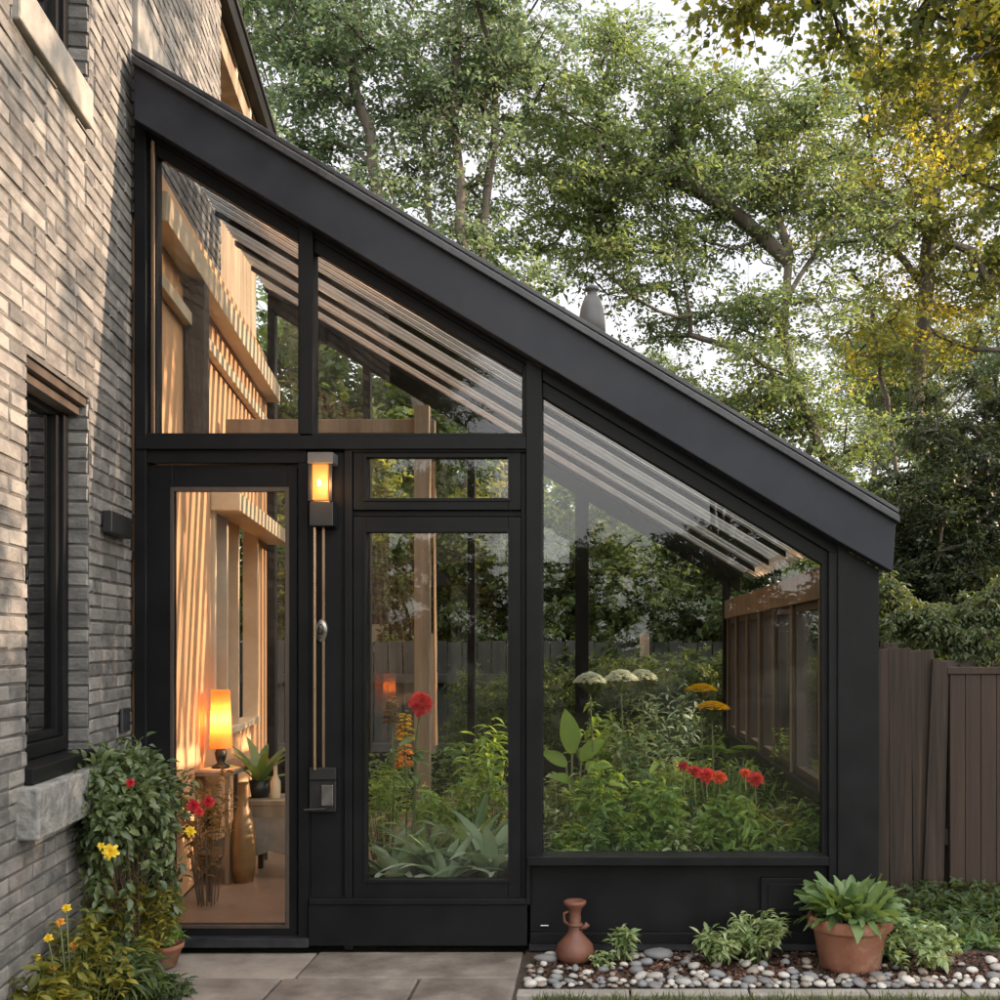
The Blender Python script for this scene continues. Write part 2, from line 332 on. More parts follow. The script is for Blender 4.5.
def grow_tree(seed, trunks, blobs, n_targets, twigs=8, twig_len=.7, leaves=26, leaf=(.10, .05), flat=.45, rtip=.008, droop=0.0, tube_n=6, upbias=.35, rmax=1, wander=.06):
    """trunks: list of polylines; blobs: list (centre, radii, weight).  returns wood (V,F) and leaf (V,F)"""
    g = np.random.default_rng(seed)
    pts = []; par = []
    for tr in trunks:
        tr = [np.array(p, float) for p in tr]; last = -1
        for i in range(len(tr)-1):
            k = max(1, int(np.linalg.norm(tr[i+1]-tr[i])/.35))
            for j in range(k):
                p = tr[i]+(tr[i+1]-tr[i])*j/k
                if last >= 0: p = p+g.normal(0, .02, 3)
                pts.append(p); par.append(last); last = len(pts)-1
        pts.append(tr[-1]); par.append(last)
    root_n = len(pts)
    wts = np.array([b[2] for b in blobs], float); wts /= wts.sum()
    tg = []
    for i in range(n_targets):
        c, r, _ = blobs[g.choice(len(blobs), p=wts)]
        d = nrm(g.normal(0, 1, 3)); rr = g.random()**(1/2.4)
        tg.append(np.array(c)+d*rr*np.array(r))
    tg = np.array(tg); T0 = np.array([p for p in pts])
    dist = np.array([np.min(np.linalg.norm(T0-t, axis=1)) for t in tg]); order = np.argsort(dist)
    ends = []
    PA = np.zeros((n_targets*8+root_n+10, 3)); PA[:root_n] = np.array(pts); cnt = root_n
    for ti in order:
        t = tg[ti]; dv = t-PA[:cnt]; dd = np.linalg.norm(dv, axis=1)
        cost = dd+upbias*np.maximum(0, -dv[:, 2])*1.5
        k = int(np.argmin(cost)); p0 = PA[k].copy(); L = dd[k]
        ns_ = max(1, min(6, int(L/.3))); last = k
        perp = g.normal(0, 1, 3)*L*wander
        for j in range(1, ns_+1):
            f = j/ns_; p = p0+(t-p0)*f+perp*math.sin(math.pi*f)+np.array([0, 0, -.10*L*math.sin(math.pi*f)])
            PA[cnt] = p; pts.append(p); par.append(last); last = cnt; cnt += 1
        ends.append(last)
    rad = np.zeros(cnt)
    acc = np.zeros(cnt)
    for e in ends: acc[e] += 1
    for i in range(cnt-1, -1, -1):
        if acc[i] == 0: acc[i] = .5
        if par[i] >= 0: acc[par[i]] += acc[i]
    rad = np.minimum(rtip*acc**.47, rmax)
    segs = [(PA[par[i]], PA[i], min(rad[par[i]], rad[i]*1.35), rad[i]) for i in range(cnt) if par[i] >= 0]
    # twigs
    m = len(ends)*twigs; E = PA[np.repeat(ends, twigs)]
    d = g.normal(0, 1, (m, 3)); d[:, 2] *= flat; d[:, 2] -= droop; d = nrm(d); tl = twig_len*(.5+g.random(m)*.7)
    mid = E+d*(tl*.5)[:, None]+g.normal(0, .03, (m, 3)); tip = E+d*tl[:, None]+np.array([0, 0, -1])*(tl*(.08+droop*.2))[:, None]
    segs2 = [(E[i], mid[i], rtip*.6, rtip*.42) for i in range(m)]+[(mid[i], tip[i], rtip*.42, rtip*.22) for i in range(m)]
    V1, F1 = tubes_np(segs, tube_n); V2, F2 = tubes_np(segs2, 3)
    Wd = (np.vstack([V1, V2]), np.vstack([F1, F2+len(V1)]))
    # leaves on twigs
    n = m*leaves; t = g.random(n)*.95+.08; idx = np.repeat(np.arange(m), leaves)
    a, b_, c = E[idx], mid[idx], tip[idx]; tt = t[:, None]
    B = np.where(tt < .5, a+(b_-a)*tt*2, b_+(c-b_)*(tt*2-1)); B = B+g.normal(0, .35, (n, 3))*np.array([1, 1, .6])*(twig_len*.22)
    Dr = nrm(d[idx]*.5+nrm(g.normal(0, 1, (n, 3)))*np.array([1, 1, .55])+np.array([0, 0, -.18-droop*.5]))
    N = nrm(np.array([0, 0, 1.])+g.normal(0, .55, (n, 3)))
    s = .65+g.random(n)*.6
    lv = leaf_quads(B, Dr, N, leaf[0]*s, leaf[1]*s)
    return Wd, lv
def make_tree(name, label, loc, wl, leafm, cat='tree', group=None, trunk='trunk', crown='crown', bark='bark'):
    r = empty(name, loc, label, cat, group)
    npmesh(trunk, wl[0][0], wl[0][1], M[bark], r, True)
    npmesh(crown, wl[1][0], wl[1][1], M[leafm], r)
    return r

# ------------------------------------------------------------------ plants
def plant(name, label, loc, h, r, stems=14, per=16, leaf=(.05, .026), lm='Lgar', sm='stem', seed=0, group=None, cat='plant', lean=(0, 0), arch=.35, base_r=.35, shape='leaf', seg=3, fold=.25, low=.15, heads=None, hz=.92, droop=.6):
    """bushy plant of stems with true leaf blades along them"""
    g = np.random.default_rng(seed); root = empty(name, loc, label, cat, group)
    segs = []; B = []; Dr = []
    for i in range(stems):
        a = g.random()*2*math.pi; rr = r*math.sqrt(g.random()); hh = h*(1-.35*(rr/r)**2)*(.7+.35*g.random())
        p0 = np.array([math.cos(a)*rr*base_r, math.sin(a)*rr*base_r, 0])
        p3 = np.array([math.cos(a)*rr+lean[0], math.sin(a)*rr+lean[1], hh]); p2 = np.array([p0[0]*.5+p3[0]*.5, p0[1]*.5+p3[1]*.5, hh*(.5+arch*.5)])
        prev = p0; K = 5
        for k in range(1, K+1):
            t = k/K; p = p0*(1-t)**2+p2*2*t*(1-t)+p3*t*t
            segs.append((prev, p, .0035*(1.2-t), .0035*(1.1-t))); prev = p
        n = per; t = low+(1-low)*np.sqrt(g.random(n)); t = t[:, None]
        pp = p0*(1-t)**2+p2*2*t*(1-t)+p3*t*t
        az = g.random(n)*2*math.pi
        dd = np.stack([np.cos(az), np.sin(az), .15+g.normal(0, .35, n)], 1)
        B.append(pp); Dr.append(nrm(dd))
    B = np.vstack(B); Dr = np.vstack(Dr); n = len(B); s = .6+g.random(n)*.7
    N = nrm(np.array([0, 0, 1.])+g.normal(0, .3, (n, 3)))
    V, Fq = blades(B+Dr*leaf[0]*.15, Dr, N, leaf[0]*s, leaf[1]*s, np.full(n, droop)+g.normal(0, .3, n), fold, seg, shape)
    sv, sf = tubes_np(segs, 4)
    npmesh('stem', sv, sf, M[sm], root, True); npmesh('foliage', V, Fq, M[lm], root, True)
    return root
def head_dahlia(parent, c, r, mat, seed=0, name='flower_head', petals=44, tilt=None, layers=None):
    g = np.random.default_rng(seed); n = petals; k = np.arange(n); el = (k/n)**.8*1.45-.25; az = k*2.39996
    Dr = np.stack([np.cos(az)*np.cos(el), np.sin(az)*np.cos(el), np.sin(el)], 1)
    N = np.stack([-np.cos(az)*np.sin(el), -np.sin(az)*np.sin(el), np.cos(el)], 1)
    L = r*(1-.45*k/n)*(.9+g.random(n)*.2)
    if tilt is not None:
        q = np.array(Vector((0, 0, 1)).rotation_difference(Vector(tilt)).to_matrix()); Dr = Dr@q.T; N = N@q.T
    V, Fq = blades(np.tile(np.array(c, float), (n, 1)), Dr, N, L, L*.52, np.full(n, .35), .25, 4, 'petal')
    return npmesh(name, V, Fq, M[mat], parent, True)
def head_umbel(parent, c, r, mat, seed=0, n=110, dome=.28, name='flower_head', fs=.010):
    g = np.random.default_rng(seed); a = g.random(n)*6.283; rr = r*np.sqrt(g.random(n))
    c = np.array(c, float)
    B = c+np.stack([np.cos(a)*rr, np.sin(a)*rr, dome*r*(1-(rr/r)**2)+g.normal(0, .002, n)], 1)
    B5 = np.repeat(B, 5, 0); az = np.tile(np.arange(5)*1.2566, n)+np.repeat(g.random(n)*6, 5)
    Dr = nrm(np.stack([np.cos(az), np.sin(az), np.full(n*5, .35)], 1)); N = np.tile([0, 0, 1.], (n*5, 1))
    V, Fq = leaf_quads(B5, Dr, N, np.full(n*5, fs), np.full(n*5, fs*.8), .1)
    o = npmesh(name, V, Fq, M[mat], parent)
    segs = [(c-np.array([0, 0, r*.7]), B[i], .0012, .0008) for i in range(0, n, 4)]
    sv, sf = tubes_np(segs, 3); npmesh('ray_stalks', sv, sf, M['stem'], o)
    return o
def stalk(parent, pts, r=.004, mat='stem', name='flower_stalk'):
    return MB().tube(pts, r, 6).build(name, M[mat], parent, smooth=True)
def rosette(name, label, loc, n, L, W, lm, seed=0, el=(.5, 1.3), shape='leaf', droop=1.0, group=None, cat='plant', fold=.2, rad=.03, seg=6, wav=0.0, parent=None):
    g = np.random.default_rng(seed)
    root = parent or empty(name, loc, label, cat, group)
    az = np.arange(n)*2.39996+g.normal(0, .25, n); e = el[0]+(el[1]-el[0])*np.sqrt(np.arange(n)/n)+g.normal(0, .1, n)
    Dr = np.stack([np.cos(az)*np.cos(e), np.sin(az)*np.cos(e), np.sin(e)], 1)
    N = np.stack([-np.cos(az)*np.sin(e), -np.sin(az)*np.sin(e), np.cos(e)], 1)
    B = np.stack([np.cos(az)*rad, np.sin(az)*rad, np.zeros(n)], 1)
    s = .75+g.random(n)*.4
    V, Fq = blades(B, Dr, N, L*s, W*s, droop*(.7+g.random(n)*.6), fold, seg, shape, wav, g)
    npmesh('foliage', V, Fq, M[lm], root, True)
    return root

# ================================================================== SETTING
gr = MB(); 
gr.poly([(-400, -400, -.03), (400, -400, -.03), (400, 600, -.03), (-400, 600, -.03)], [(0, 1, 2, 3)])
tag(gr.build('ground', M['lawn']), kind='structure')
# patio of sandstone slabs with open joints
jb = MB().box(-2.6, -.335, 1.5, 4.985, -.028, -.014).build('patio_bed', M['joint']); tag(jb, kind='structure')
ps = MB(); random.seed(3)
cols_x = {0: [-2.6, -1.92, -1.305, -.86, -.34], 1: [-2.6, -2.2, -1.30, -.62, -.34]}
rows = [1.5, 2.2, 2.85, 3.5, 4.0, 4.58, 4.97]
for ri in range(len(rows)-1):
    xs = cols_x[0] if ri % 2 else [-2.6, -2.1, -1.32, -.75, -.34]
    if ri == len(rows)-2: xs = [-2.6, -1.9, -1.27, -.34]
    for i in range(len(xs)-1):
        z = random.uniform(-.003, .003)
        ps.box(xs[i]+.006, xs[i+1]-.006, rows[ri]+.006, rows[ri+1]-.006, -.03, z)
tag(ps.build('patio', M['slab'], bevel=.006), kind='structure')

# ------------------------------------------------------------------ house
U = Vector((-.1527, .9883, 0)); Nn = Vector((.9883, .1527, 0)); O = Vector((-2.127, 5, 0))
house = empty('brick_house', tuple(O), 'grey washed brick house wall with dark windows and stone sills on the left', 'house')
house.rotation_euler.z = math.atan2(U.y, U.x)-R(90)     # local y = U, local x = outward normal
def wallY(px, out=0.0):      # depth at which the wall plane (offset outwards) crosses a pixel column
    return (-1.3545+out)/((px-CX)/F+.1545)
def uu(px, out=0.0): return (wallY(px, out)-5)/.9883
rng = random.Random(11)
def brick_face(mb, mo, u0, u1, z0, z1, holes, fr, off=0, backing=True):
    """fr(u,z,d) -> local point; d = outwards"""
    us = sorted(set([u0, u1]+[h[0] for h in holes]+[h[1] for h in holes])); zs = sorted(set([z0, z1]+[h[2] for h in holes]+[h[3] for h in holes]))
    us = [u for u in us if u0 <= u <= u1]; zs = [z for z in zs if z0 <= z <= z1]
    for i in range(len(us)-1):
        for j in range(len(zs)-1):
            cu, cz = (us[i]+us[i+1])/2, (zs[j]+zs[j+1])/2
            if any(h[0] < cu < h[1] and h[2] < cz < h[3] for h in holes): continue
            mo.poly([fr(us[i], zs[j], 0), fr(us[i+1], zs[j], 0), fr(us[i+1], zs[j+1], 0), fr(us[i], zs[j+1], 0)], [(0, 1, 2, 3)])
    H, L, J = .056, .225, .008
    k = 0; z = z0
    while z < z1:
        u = u0-L*((k % 2)*.5)-off
        while u < u1:
            l = L if rng.random() > .18 else L*.5
            a, b, c, d = max(u+J/2, u0), min(u+l-J/2, u1), z+J/2, min(z+H-J/2, z1)
            u += l
            parts = [(a, b)]
            for h in holes:
                if c < h[3]-.005 and d > h[2]+.005:
                    np_ = []
                    for (p, q) in parts:
                        if q <= h[0] or p >= h[1]: np_.append((p, q)); continue
                        if p < h[0]: np_.append((p, h[0]))
                        if q > h[1]: np_.append((h[1], q))
                    parts = np_
            for (p, q) in parts:
                if q-p < .02 or d-c < .015: continue
                o = .004+rng.random()*.0035; j = lambda s=.0025: rng.uniform(-s, s); e = .004
                ta = rng.uniform(-.003, .003)
                P8 = [fr(p+j(), c+j(), 0), fr(q+j(), c+j(), 0), fr(q+j(), d+j(), 0), fr(p+j(), d+j(), 0),
                      fr(p+e+j(), c+e+j(), o+ta), fr(q-e+j(), c+e+j(), o-ta), fr(q-e+j(), d-e+j(), o-ta), fr(p+e+j(), d-e+j(), o+ta)]
                mb.poly(P8, [(4, 5, 6, 7), (0, 1, 5, 4), (1, 2, 6, 5), (2, 3, 7, 6), (3, 0, 4, 7)])
        z += H; k += 1
W0, W1 = uu(25), uu(89)                  # window opening along the wall
holes = [(W0, W1, .945, 2.365), (W0, W1, 3.53, 5.2)]
br, mo = MB(), MB()
brick_face(br, mo, -3.4, -.002, -.03, 7.0, holes, lambda u, z, d: (d, u, z))
brick_face(br, mo, -.002, uu(220), 3.35, 7.0, [(.0, .74, 4.02, 4.34)], lambda u, z, d: (d, u, z), off=.07)
# return faces (window reveals) far jamb and head
for (a, b, c, d) in holes:
    brick_face(br, mo, 0, .11, c, d, [], lambda q, z, e, b=b: (-q, b-e+.0, z))
    mo.poly([(0, a, d), (0, b, d), (-.13, b, d), (-.13, a, d)], [(0, 1, 2, 3)])
    mo.poly([(0, a, c), (0, a, d), (-.13, a, d), (-.13, a, c)], [(0, 1, 2, 3)])
# corner return of the brick at its far end
uc = uu(220)
mo.poly([(0, uc, 3.3), (0, uc, 7), (-1.5, uc, 7), (-1.5, uc, 3.3)], [(0, 1, 2, 3)])
wl_ = br.build('wall', M['brick'], house); mo.build('wall_mortar', M['mortar'], house)
MB().box(-6, -.14, -3.4, uc, -.03, 6.99).build('wall_core', M['mortar'], house)
# windows
def house_window(z0, z1, sill_z0, sill_z1, sm, s0, s1, out=.075):
    wn = MB()
    x0, x1 = -.125, -.075
    t = .055
    wn.box(x0, x1, W0, W0+t, z0, z1).box(x0, x1, W1-t, W1, z0, z1).box(x0, x1, W0+t, W1-t, z1-t, z1).box(x0, x1, W0+t, W1-t, z0, z0+t)
    f = wn.build('window', M['frame'], house, bevel=.004)
    g2 = MB(); x0, x1 = -.128, -.105
    m = (W0+W1)/2+.04
    for (p, q) in ((W0+t+.004, W1-t-.004),):
        g2.box(x0, x1+.012, p, p+.03, z0+t+.003, z1-t-.003).box(x0, x1+.012, q-.03, q, z0+t+.003, z1-t-.003)
        g2.box(x0, x1+.012, p+.03, q-.03, z0+t+.003, z0+t+.033).box(x0, x1+.012, p+.03, q-.03, z1-t-.033, z1-t-.003)
    g2.build('sash', M['frame'], f, bevel=.003)
    MB().box(-.119, -.113, W0+t, W1-t, z0+t, z1-t).build('pane', M['darkglass'], f)
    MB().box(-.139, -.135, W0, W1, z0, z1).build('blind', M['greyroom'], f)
    s = MB().box(-.10, out, s0, s1, sill_z0, sill_z1).build('sill', sm, f, bevel=.008)
    return f
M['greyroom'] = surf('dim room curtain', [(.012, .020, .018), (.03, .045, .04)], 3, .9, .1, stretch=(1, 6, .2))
house_window(.975, 2.365, .745, .915, M['stonerough'], uu(15), -.50)
MB().box(-.10, .03, W0-.01, W1+.01, .917, .973).build('sill', M['frame'], house, bevel=.004)
house_window(3.56, 5.2, 3.405, 3.555, M['stone'], uu(19, .03), uu(92, .03), .035)
# steel lintel strips inside the window head
MB().box(-.12, -.01, W0+.002, W1-.002, 2.330, 2.362).box(-.10, -.035, W0+.002, W1-.002, 2.295, 2.329).build('lintel', M['darkwood'], house, bevel=.002)
# stone ledge above the lean-to roof
MB().box(-.05, .028, .002, .738, 4.03, 4.335).build('ledge', M['stone'], house, bevel=.006)
# vent and small black junction box on the brick
MB().box(.012, .024, -.245, -.125, 1.005, 1.11).build('air_brick', M['cap'], house, bevel=.003)
# eaves and timber wing behind
ez = 5.66
MB().box(-.30, -.02, uc+.01, 5.6, 5.30, 5.44).box(-.6, -.30, uc+.01, 5.6, 3.2, 5.6).build('timber_wall', M['oak'], house)
MB().box(-.3, -.02, uc+.01, 5.7, 5.50, 5.53).build('soffit', M['oak'], house)
MB().box(-.02, .055, uc-.35, 5.7, 5.52, 5.66).build('fascia', M['frame'], house, bevel=.006)
MB().box(-.9, .07, uc-.35, 5.75, 5.663, 5.70).build('roof_edge', M['cap'], house, bevel=.006)
for q in (.75, 1.35, 2.0, 2.7): MB().box(-.295, -.025, uc+q, uc+q+.07, 5.445, 5.498).build('rafter_end', M['cream'], house)
# inside wall of the glasshouse: plaster, openings, beams
ui = uu(206)
pl = MB(); pl.box(-.02, .028, .06, ui, .04, 3.30); pl.box(-.02, .026, ui, 4.05, 2.28, 3.30); pl.box(-.02, .026, uu(252), 4.05, .04, 2.28); pl.box(-.02, .026, ui, uu(252), .04, .82)
pl.box(-.02, .026, .06, 4.05, 3.30, 3.72)
pl.build('plaster_wall', M['plaster'], house)
MB().box(-.34, -.30, ui-.1, 4.3, .0, 2.4).build('inner_room_wall', M['plaster'], house)
fr_ = MB()
for q in (ui+.02, ui+.42, ui+.84, uu(252)-.05): fr_.box(-.06, .05, q, q+.045, .82, 2.28)
fr_.box(-.06, .06, ui, uu(252), .80, .845)
fr_.build('inner_window_frame', M['cream'], house, bevel=.003)
MB().box(.03, .20, ui-.02, 4.0, 2.20, 2.31).build('inner_ledge', M['cream'], house, bevel=.004)
MB().box(.031, .13, .10, 4.0, 3.36, 3.50).build('wall_plate', M['cream'], house, bevel=.004)
MB().box(.031, .075, .10, 4.0, 3.10, 3.17).build('trim_board', M['cream'], house, bevel=.004)
MB().box(.032, .14, uu(196, .1), uu(196, .1)+.13, 2.32, 3.34).build('timber_post', M['darkwood'], house, bevel=.004)

# ------------------------------------------------------------------ glasshouse
gh = empty('glasshouse', (0, 5, 0), 'black framed lean to glasshouse with sloping roof against the brick house', 'glasshouse')
gh.location = (0, 0, 0)
FR, FA, CAP = M['frame'], M['fascia'], M['cap']
def g(mb, name, mat=FR, bevel=.003, parent=gh): return mb.build(name, mat, parent, bevel=bevel)
y0 = 4.86   # fascia front
slope = .599
def rl(x, base=55): return base+(x-132)*slope
g(MB().pprism([(133, 63), (896, 520), (893, 572), (838, 541), (134, 119)], y0, y0+.09), 'fascia', FA, .004)
g(MB().pprism([(131, 54), (900, 515), (900, 523), (131, 62)], y0-.03, y0+.16), 'roof_cap', CAP, .004)
g(MB().pprism([(131, 47), (899, 509), (899, 513), (131, 52)], y0+.05, y0+.30), 'flashing', M['cap'], .002)
# posts / members
g(MB().pprism([(134, 117), (146, 124), (146, 945), (134, 945)], 4.95, 5.06), 'corner_post')
g(MB().pprism([(299, 222), (313, 230), (313, 436), (299, 436)], 4.955, 5.05), 'mullion')
g(MB().pprism([(526, 358), (542, 368), (542, 858), (530, 858), (530, 905), (526, 905)], 4.94, 5.06), 'post')
g(MB().pprism([(838, 545), (879, 570), (879, 930), (838, 930)], 4.93, 5.05), 'corner_post')
g(MB().pbox(135, 526, 437, 449, 4.94, 5.06), 'transom')
g(MB().pbox(135, 526, 433, 437.5, 4.955, 5.05), 'transom_lip')
# door frame
g(MB().pbox(146, 306, 449, 463, 4.965, 5.05), 'door_head')
g(MB().pbox(298, 308, 463, 945, 4.962, 5.05), 'door_jamb')
# door with glass
dr = g(MB().pbox(147, 173, 465, 938, 4.985, 5.03).pbox(286, 297, 465, 938, 4.985, 5.03).pbox(173, 286, 465, 491, 4.985, 5.03).pbox(173, 286, 925, 938, 4.985, 5.03), 'door', FR, .003)
g(MB().pbox(172, 287, 490, 926, 5.00, 5.006), 'pane', M['glass'], 0, dr)
g(MB().pbox(170, 289, 487, 491.5, 4.982, 4.99).pbox(170, 173.5, 491.5, 925, 4.982, 4.99).pbox(285, 289, 491.5, 925, 4.982, 4.99).pbox(170, 289, 925, 928.5, 4.982, 4.99), 'glazing_bead', M['darkwood'], .001, dr)
g(MB().pbox(140, 308, 939, 948, 4.93, 5.05), 'threshold', M['cap'])
# panel between door and window
g(MB().pbox(308, 344, 452, 905, 4.975, 5.03), 'side_panel', FR, .003)
g(MB().pbox(311, 341, 530, 900, 4.969, 4.976), 'side_panel_inset', FR, .002)
g(MB().pbox(344, 352, 449, 905, 4.955, 5.03), 'mullion')
# transom window + middle window
def win(x0, x1, ya, yb, gx0, gx1, ga, gb, yf=4.965):
    wv = g(MB().pbox(x0, gx0, ya, yb, yf, yf+.06).pbox(gx1, x1, ya, yb, yf, yf+.06).pbox(gx0, gx1, ya, ga, yf, yf+.06).pbox(gx0, gx1, gb, yb, yf, yf+.06), 'window')
    g(MB().pbox(gx0-1, gx1+1, ga-1, gb+1, yf+.03, yf+.036), 'pane', M['glass'], 0, wv)
    t = 3
    g(MB().pbox(gx0-t, gx0, ga-t, gb+t, yf-.006, yf).pbox(gx1, gx1+t, ga-t, gb+t, yf-.006, yf).pbox(gx0, gx1, ga-t, ga, yf-.006, yf).pbox(gx0, gx1, gb, gb+t, yf-.006, yf), 'glazing_bead', FR, .001, wv)
    return wv
g(MB().pbox(352, 526, 449, 452, 4.955, 5.03), 'rail')
win(353, 521, 443, 510, 366, 508, 457, 498)
g(MB().pbox(352, 526, 510.5, 516.5, 4.985, 5.03), 'rail')
win(353, 521, 517, 900, 366, 508, 532, 880)
g(MB().pbox(521, 526, 449, 905, 4.975, 5.03), 'mullion')
g(MB().pbox(308, 527, 905, 946, 4.945, 5.06), 'bottom_rail')
g(MB().pbox(309, 526, 899, 905, 4.935, 5.03), 'sill')
# upper trapezoid windows
def twin(gl, fr_poly, yf=4.975):
    n = len(gl); m = MB()
    for i in range(n):
        a, b = i, (i+1) % n
        m.pprism([fr_poly[a], fr_poly[b], gl[b], gl[a]], yf, yf+.06)
    wv = g(m, 'window', FR, .002)
    g(MB().pprism(gl, yf+.03, yf+.036), 'pane', M['glass'], 0, wv)
    return wv
twin([(157, 156), (298, 242), (298, 434), (157, 434)], [(146, 122), (301, 214), (301, 437), (146, 437)], 4.985)
twin([(314, 252), (522, 374), (522, 433), (314, 433)], [(311, 220), (528, 350), (528, 437), (311, 437)], 4.985)
g(MB().pprism([(146, 122), (300, 215), (300, 228), (146, 136)], 4.965, 5.03), 'top_rail')
g(MB().pprism([(313, 222), (526, 350), (526, 364), (313, 237)], 4.966, 5.03), 'top_rail')
g(MB().pbox(151, 154.5, 140, 434, 4.975, 4.985), 'bright_bead', M['bronze'], .001)
# large right pane
twin([(543, 397), (822, 564), (822, 855), (543, 855)], [(541, 366), (838, 544), (838, 860), (541, 860)], 4.975)
g(MB().pprism([(542, 368), (838, 545), (838, 557), (542, 380)], 4.955, 5.03), 'top_rail')
g(MB().pbox(829, 838, 552, 930, 4.945, 5.03), 'mullion')
g(MB().pbox(527, 829, 857, 866, 4.90, 5.04), 'sill')
g(MB().pbox(530, 838, 866, 934, 4.985, 5.05), 'wall_panel')
g(MB().pbox(530, 838, 933, 944, 4.95, 5.05), 'baseboard')
g(MB().pbox(529, 838, 944, 951, 4.965, 5.05), 'footing', M['cap'])
vt = g(MB().pbox(761, 803, 878, 916, 4.96, 4.985), 'vent_hatch')
g(MB().pbox(768, 796, 884, 910, 4.954, 4.961), 'vent_door', FR, .002, vt)
g(MB().pbox(540, 549, 925, 927, 4.975, 4.985), 'drain_slot', M['chrome'])
# hardware
hb = MB(); hb.tube([P(314.5, 527, 4.925), P(314.5, 770, 4.925)], .0075, 10); hb.tube([P(314.5, 545, 4.925), P(314.5, 545, 4.975)], .006, 8); hb.tube([P(314.5, 757, 4.925), P(314.5, 757, 4.975)], .006, 8)
g(hb, 'handle', M['bronze'], 0)
g(MB().pbox(322, 324.5, 527, 768, 4.955, 4.969), 'trim_strip', M['bronze'], .001)
ov = MB(); ov.lathe([(.001, 0), (.026, 0), (.032, .006), (.028, .014), (.018, .016), (.016, .010), (.001, .010)], 24)
ov.v = [(p[0]*.95+X(321, 4.95), 4.968-p[2], p[1]*1.75+Z(631, 4.95)) for p in ov.v]
esc = g(ov, 'escutcheon', M['chrome'], 0); 
kk = MB().lathe([(.001, -.002), (.012, 0), (.012, .022), (.008, .028), (.001, .029)], 16)
kk.v = [(p[0]+X(321, 4.95), 4.960-p[2], p[1]*1.6+Z(631, 4.95)) for p in kk.v]; g(kk, 'lock_cylinder', M['black'], 0, esc)
lk = g(MB().pbox(309, 336, 768, 780, 4.93, 4.969).pbox(309, 336, 780, 812, 4.945, 4.969), 'lock_case', M['black'], .003)
g(MB().pbox(321, 333, 785, 806, 4.936, 4.945), 'lock_keypad', M['chrome'], .003, lk)
g(MB().tube([P(325, 809, 4.94), P(325, 809, 4.905), P(304, 810, 4.90)], .006, 8), 'lever', M['black'], 0, lk)
# roof : rafters, corrugated sheet
Ya, Yb = 5.06, 8.95
xw = X(134)            # at the facade
def roofz(x): return Z(rl(x*F/D+CX, 84))    # underside of sheet (approx, in facade px)
def roof_poly(y, x0, x1, t0, t1):
    """box following the slope between x0..x1, thickness t0..t1 above roofz"""
    return [(x0, roofz(x0)+t0), (x1, roofz(x1)+t0), (x1, roofz(x1)+t1), (x0, roofz(x0)+t1)]
def wx(y): return -1.3545-.1545*y+.03
XE = X(852)
k = 0
for i in range(6):
    y = Ya+.35+i*.68
    g(MB().prism(roof_poly(y, wx(y), XE, -.050, -.012), y, y+.035), 'rafter', FR, .003)
    for j in (.07, .15, .23, .31, .39, .47, .55):
        yy = y+j+.03
        if yy < Yb: g(MB().prism(roof_poly(yy, wx(yy), XE, -.022, -.010), yy, yy+(.005 if j != .31 else .014)), 'glazing_bar', M['alu'], .002)
# sheet (corrugated across depth)
nv, nxx = 420, 8
ys = np.linspace(Ya-.05, Yb+.15, nv); V = []
amp, per = .008, .16
for yv in ys:
    for q in range(nxx+1):
        xq = wx(yv)+(XE+.1-wx(yv))*q/nxx
        V.append((xq, yv, roofz(xq)+.004+amp*math.cos(2*math.pi*yv/per)))
V = np.array(V); q = []
for i in range(nv-1):
    for j in range(nxx): a = i*(nxx+1)+j; q.append((a, a+1, a+nxx+2, a+nxx+1))
npmesh('roof_sheet', V, np.array(q), M['roofglass'], gh, True)
# eave plate / right wall
XR = X(838)
g(MB().box(XR-.07, XR+.06, 5.06, Yb+.06, 1.60, 1.745), 'eave_plate', M['oak'], .004)
g(MB().box(XR-.03, XR+.06, 5.06, Yb+.06, .0, .66), 'side_wall_base', FR, .003)
g(MB().box(XR-.08, XR+.08, 5.06, Yb+.06, .66, .70), 'side_sill', FR, .003)
sidey = [5.12, 5.9, 6.5, 7.1, 7.7, 8.3, 8.85]
for i, y in enumerate(sidey):
    g(MB().box(XR-.05, XR+.05, y, y+.06, .70, 1.60), 'side_post', M['darkwood'] if i else FR, .003)
    g(MB().box(XR-.058, XR-.048, y+.018, y+.042, .70, 1.60), 'bead_strip', M['oak'], .002)
    if i < len(sidey)-1:
        yb = sidey[i+1]
        wv = g(MB().box(XR-.035, XR+.01, y+.062, y+.10, .702, 1.598).box(XR-.035, XR+.01, yb-.04, yb-.002, .702, 1.598).box(XR-.035, XR+.01, y+.10, yb-.04, .702, .74).box(XR-.035, XR+.01, y+.10, yb-.04, 1.56, 1.598), 'window', M['darkwood'], .002)
        g(MB().box(XR-.015, XR-.010, y+.10, yb-.04, .74, 1.56), 'pane', M['glass'], 0, wv)
# back wall
yb = Yb
g(MB().prism(roof_poly(yb, wx(yb), XE, -.16, -.03), yb, yb+.07), 'back_rail', FR, .003)
bxs = [wx(yb)+.03, -1.9, -1.05, X(582, 8.95), XR-.05]
for i, x in enumerate(bxs):
    w_ = .11 if i == 3 else .06
    g(MB().prism([(x-w_/2, .0), (x+w_/2, .0), (x+w_/2, roofz(x)-.14), (x-w_/2, roofz(x)-.14)], yb, yb+.08), 'back_post', FR, .003)
g(MB().box(wx(yb), XR, yb+.01, yb+.06, .0, .5), 'back_wall_base', FR, .003)
for i in range(len(bxs)-1):
    a, b = bxs[i]+.03, bxs[i+1]-.03
    g(MB().prism([(a, .5), (b, .5), (b, roofz(b)-.15), (a, roofz(a)-.15)], yb+.035, yb+.041), 'pane', M['glass'], 0)
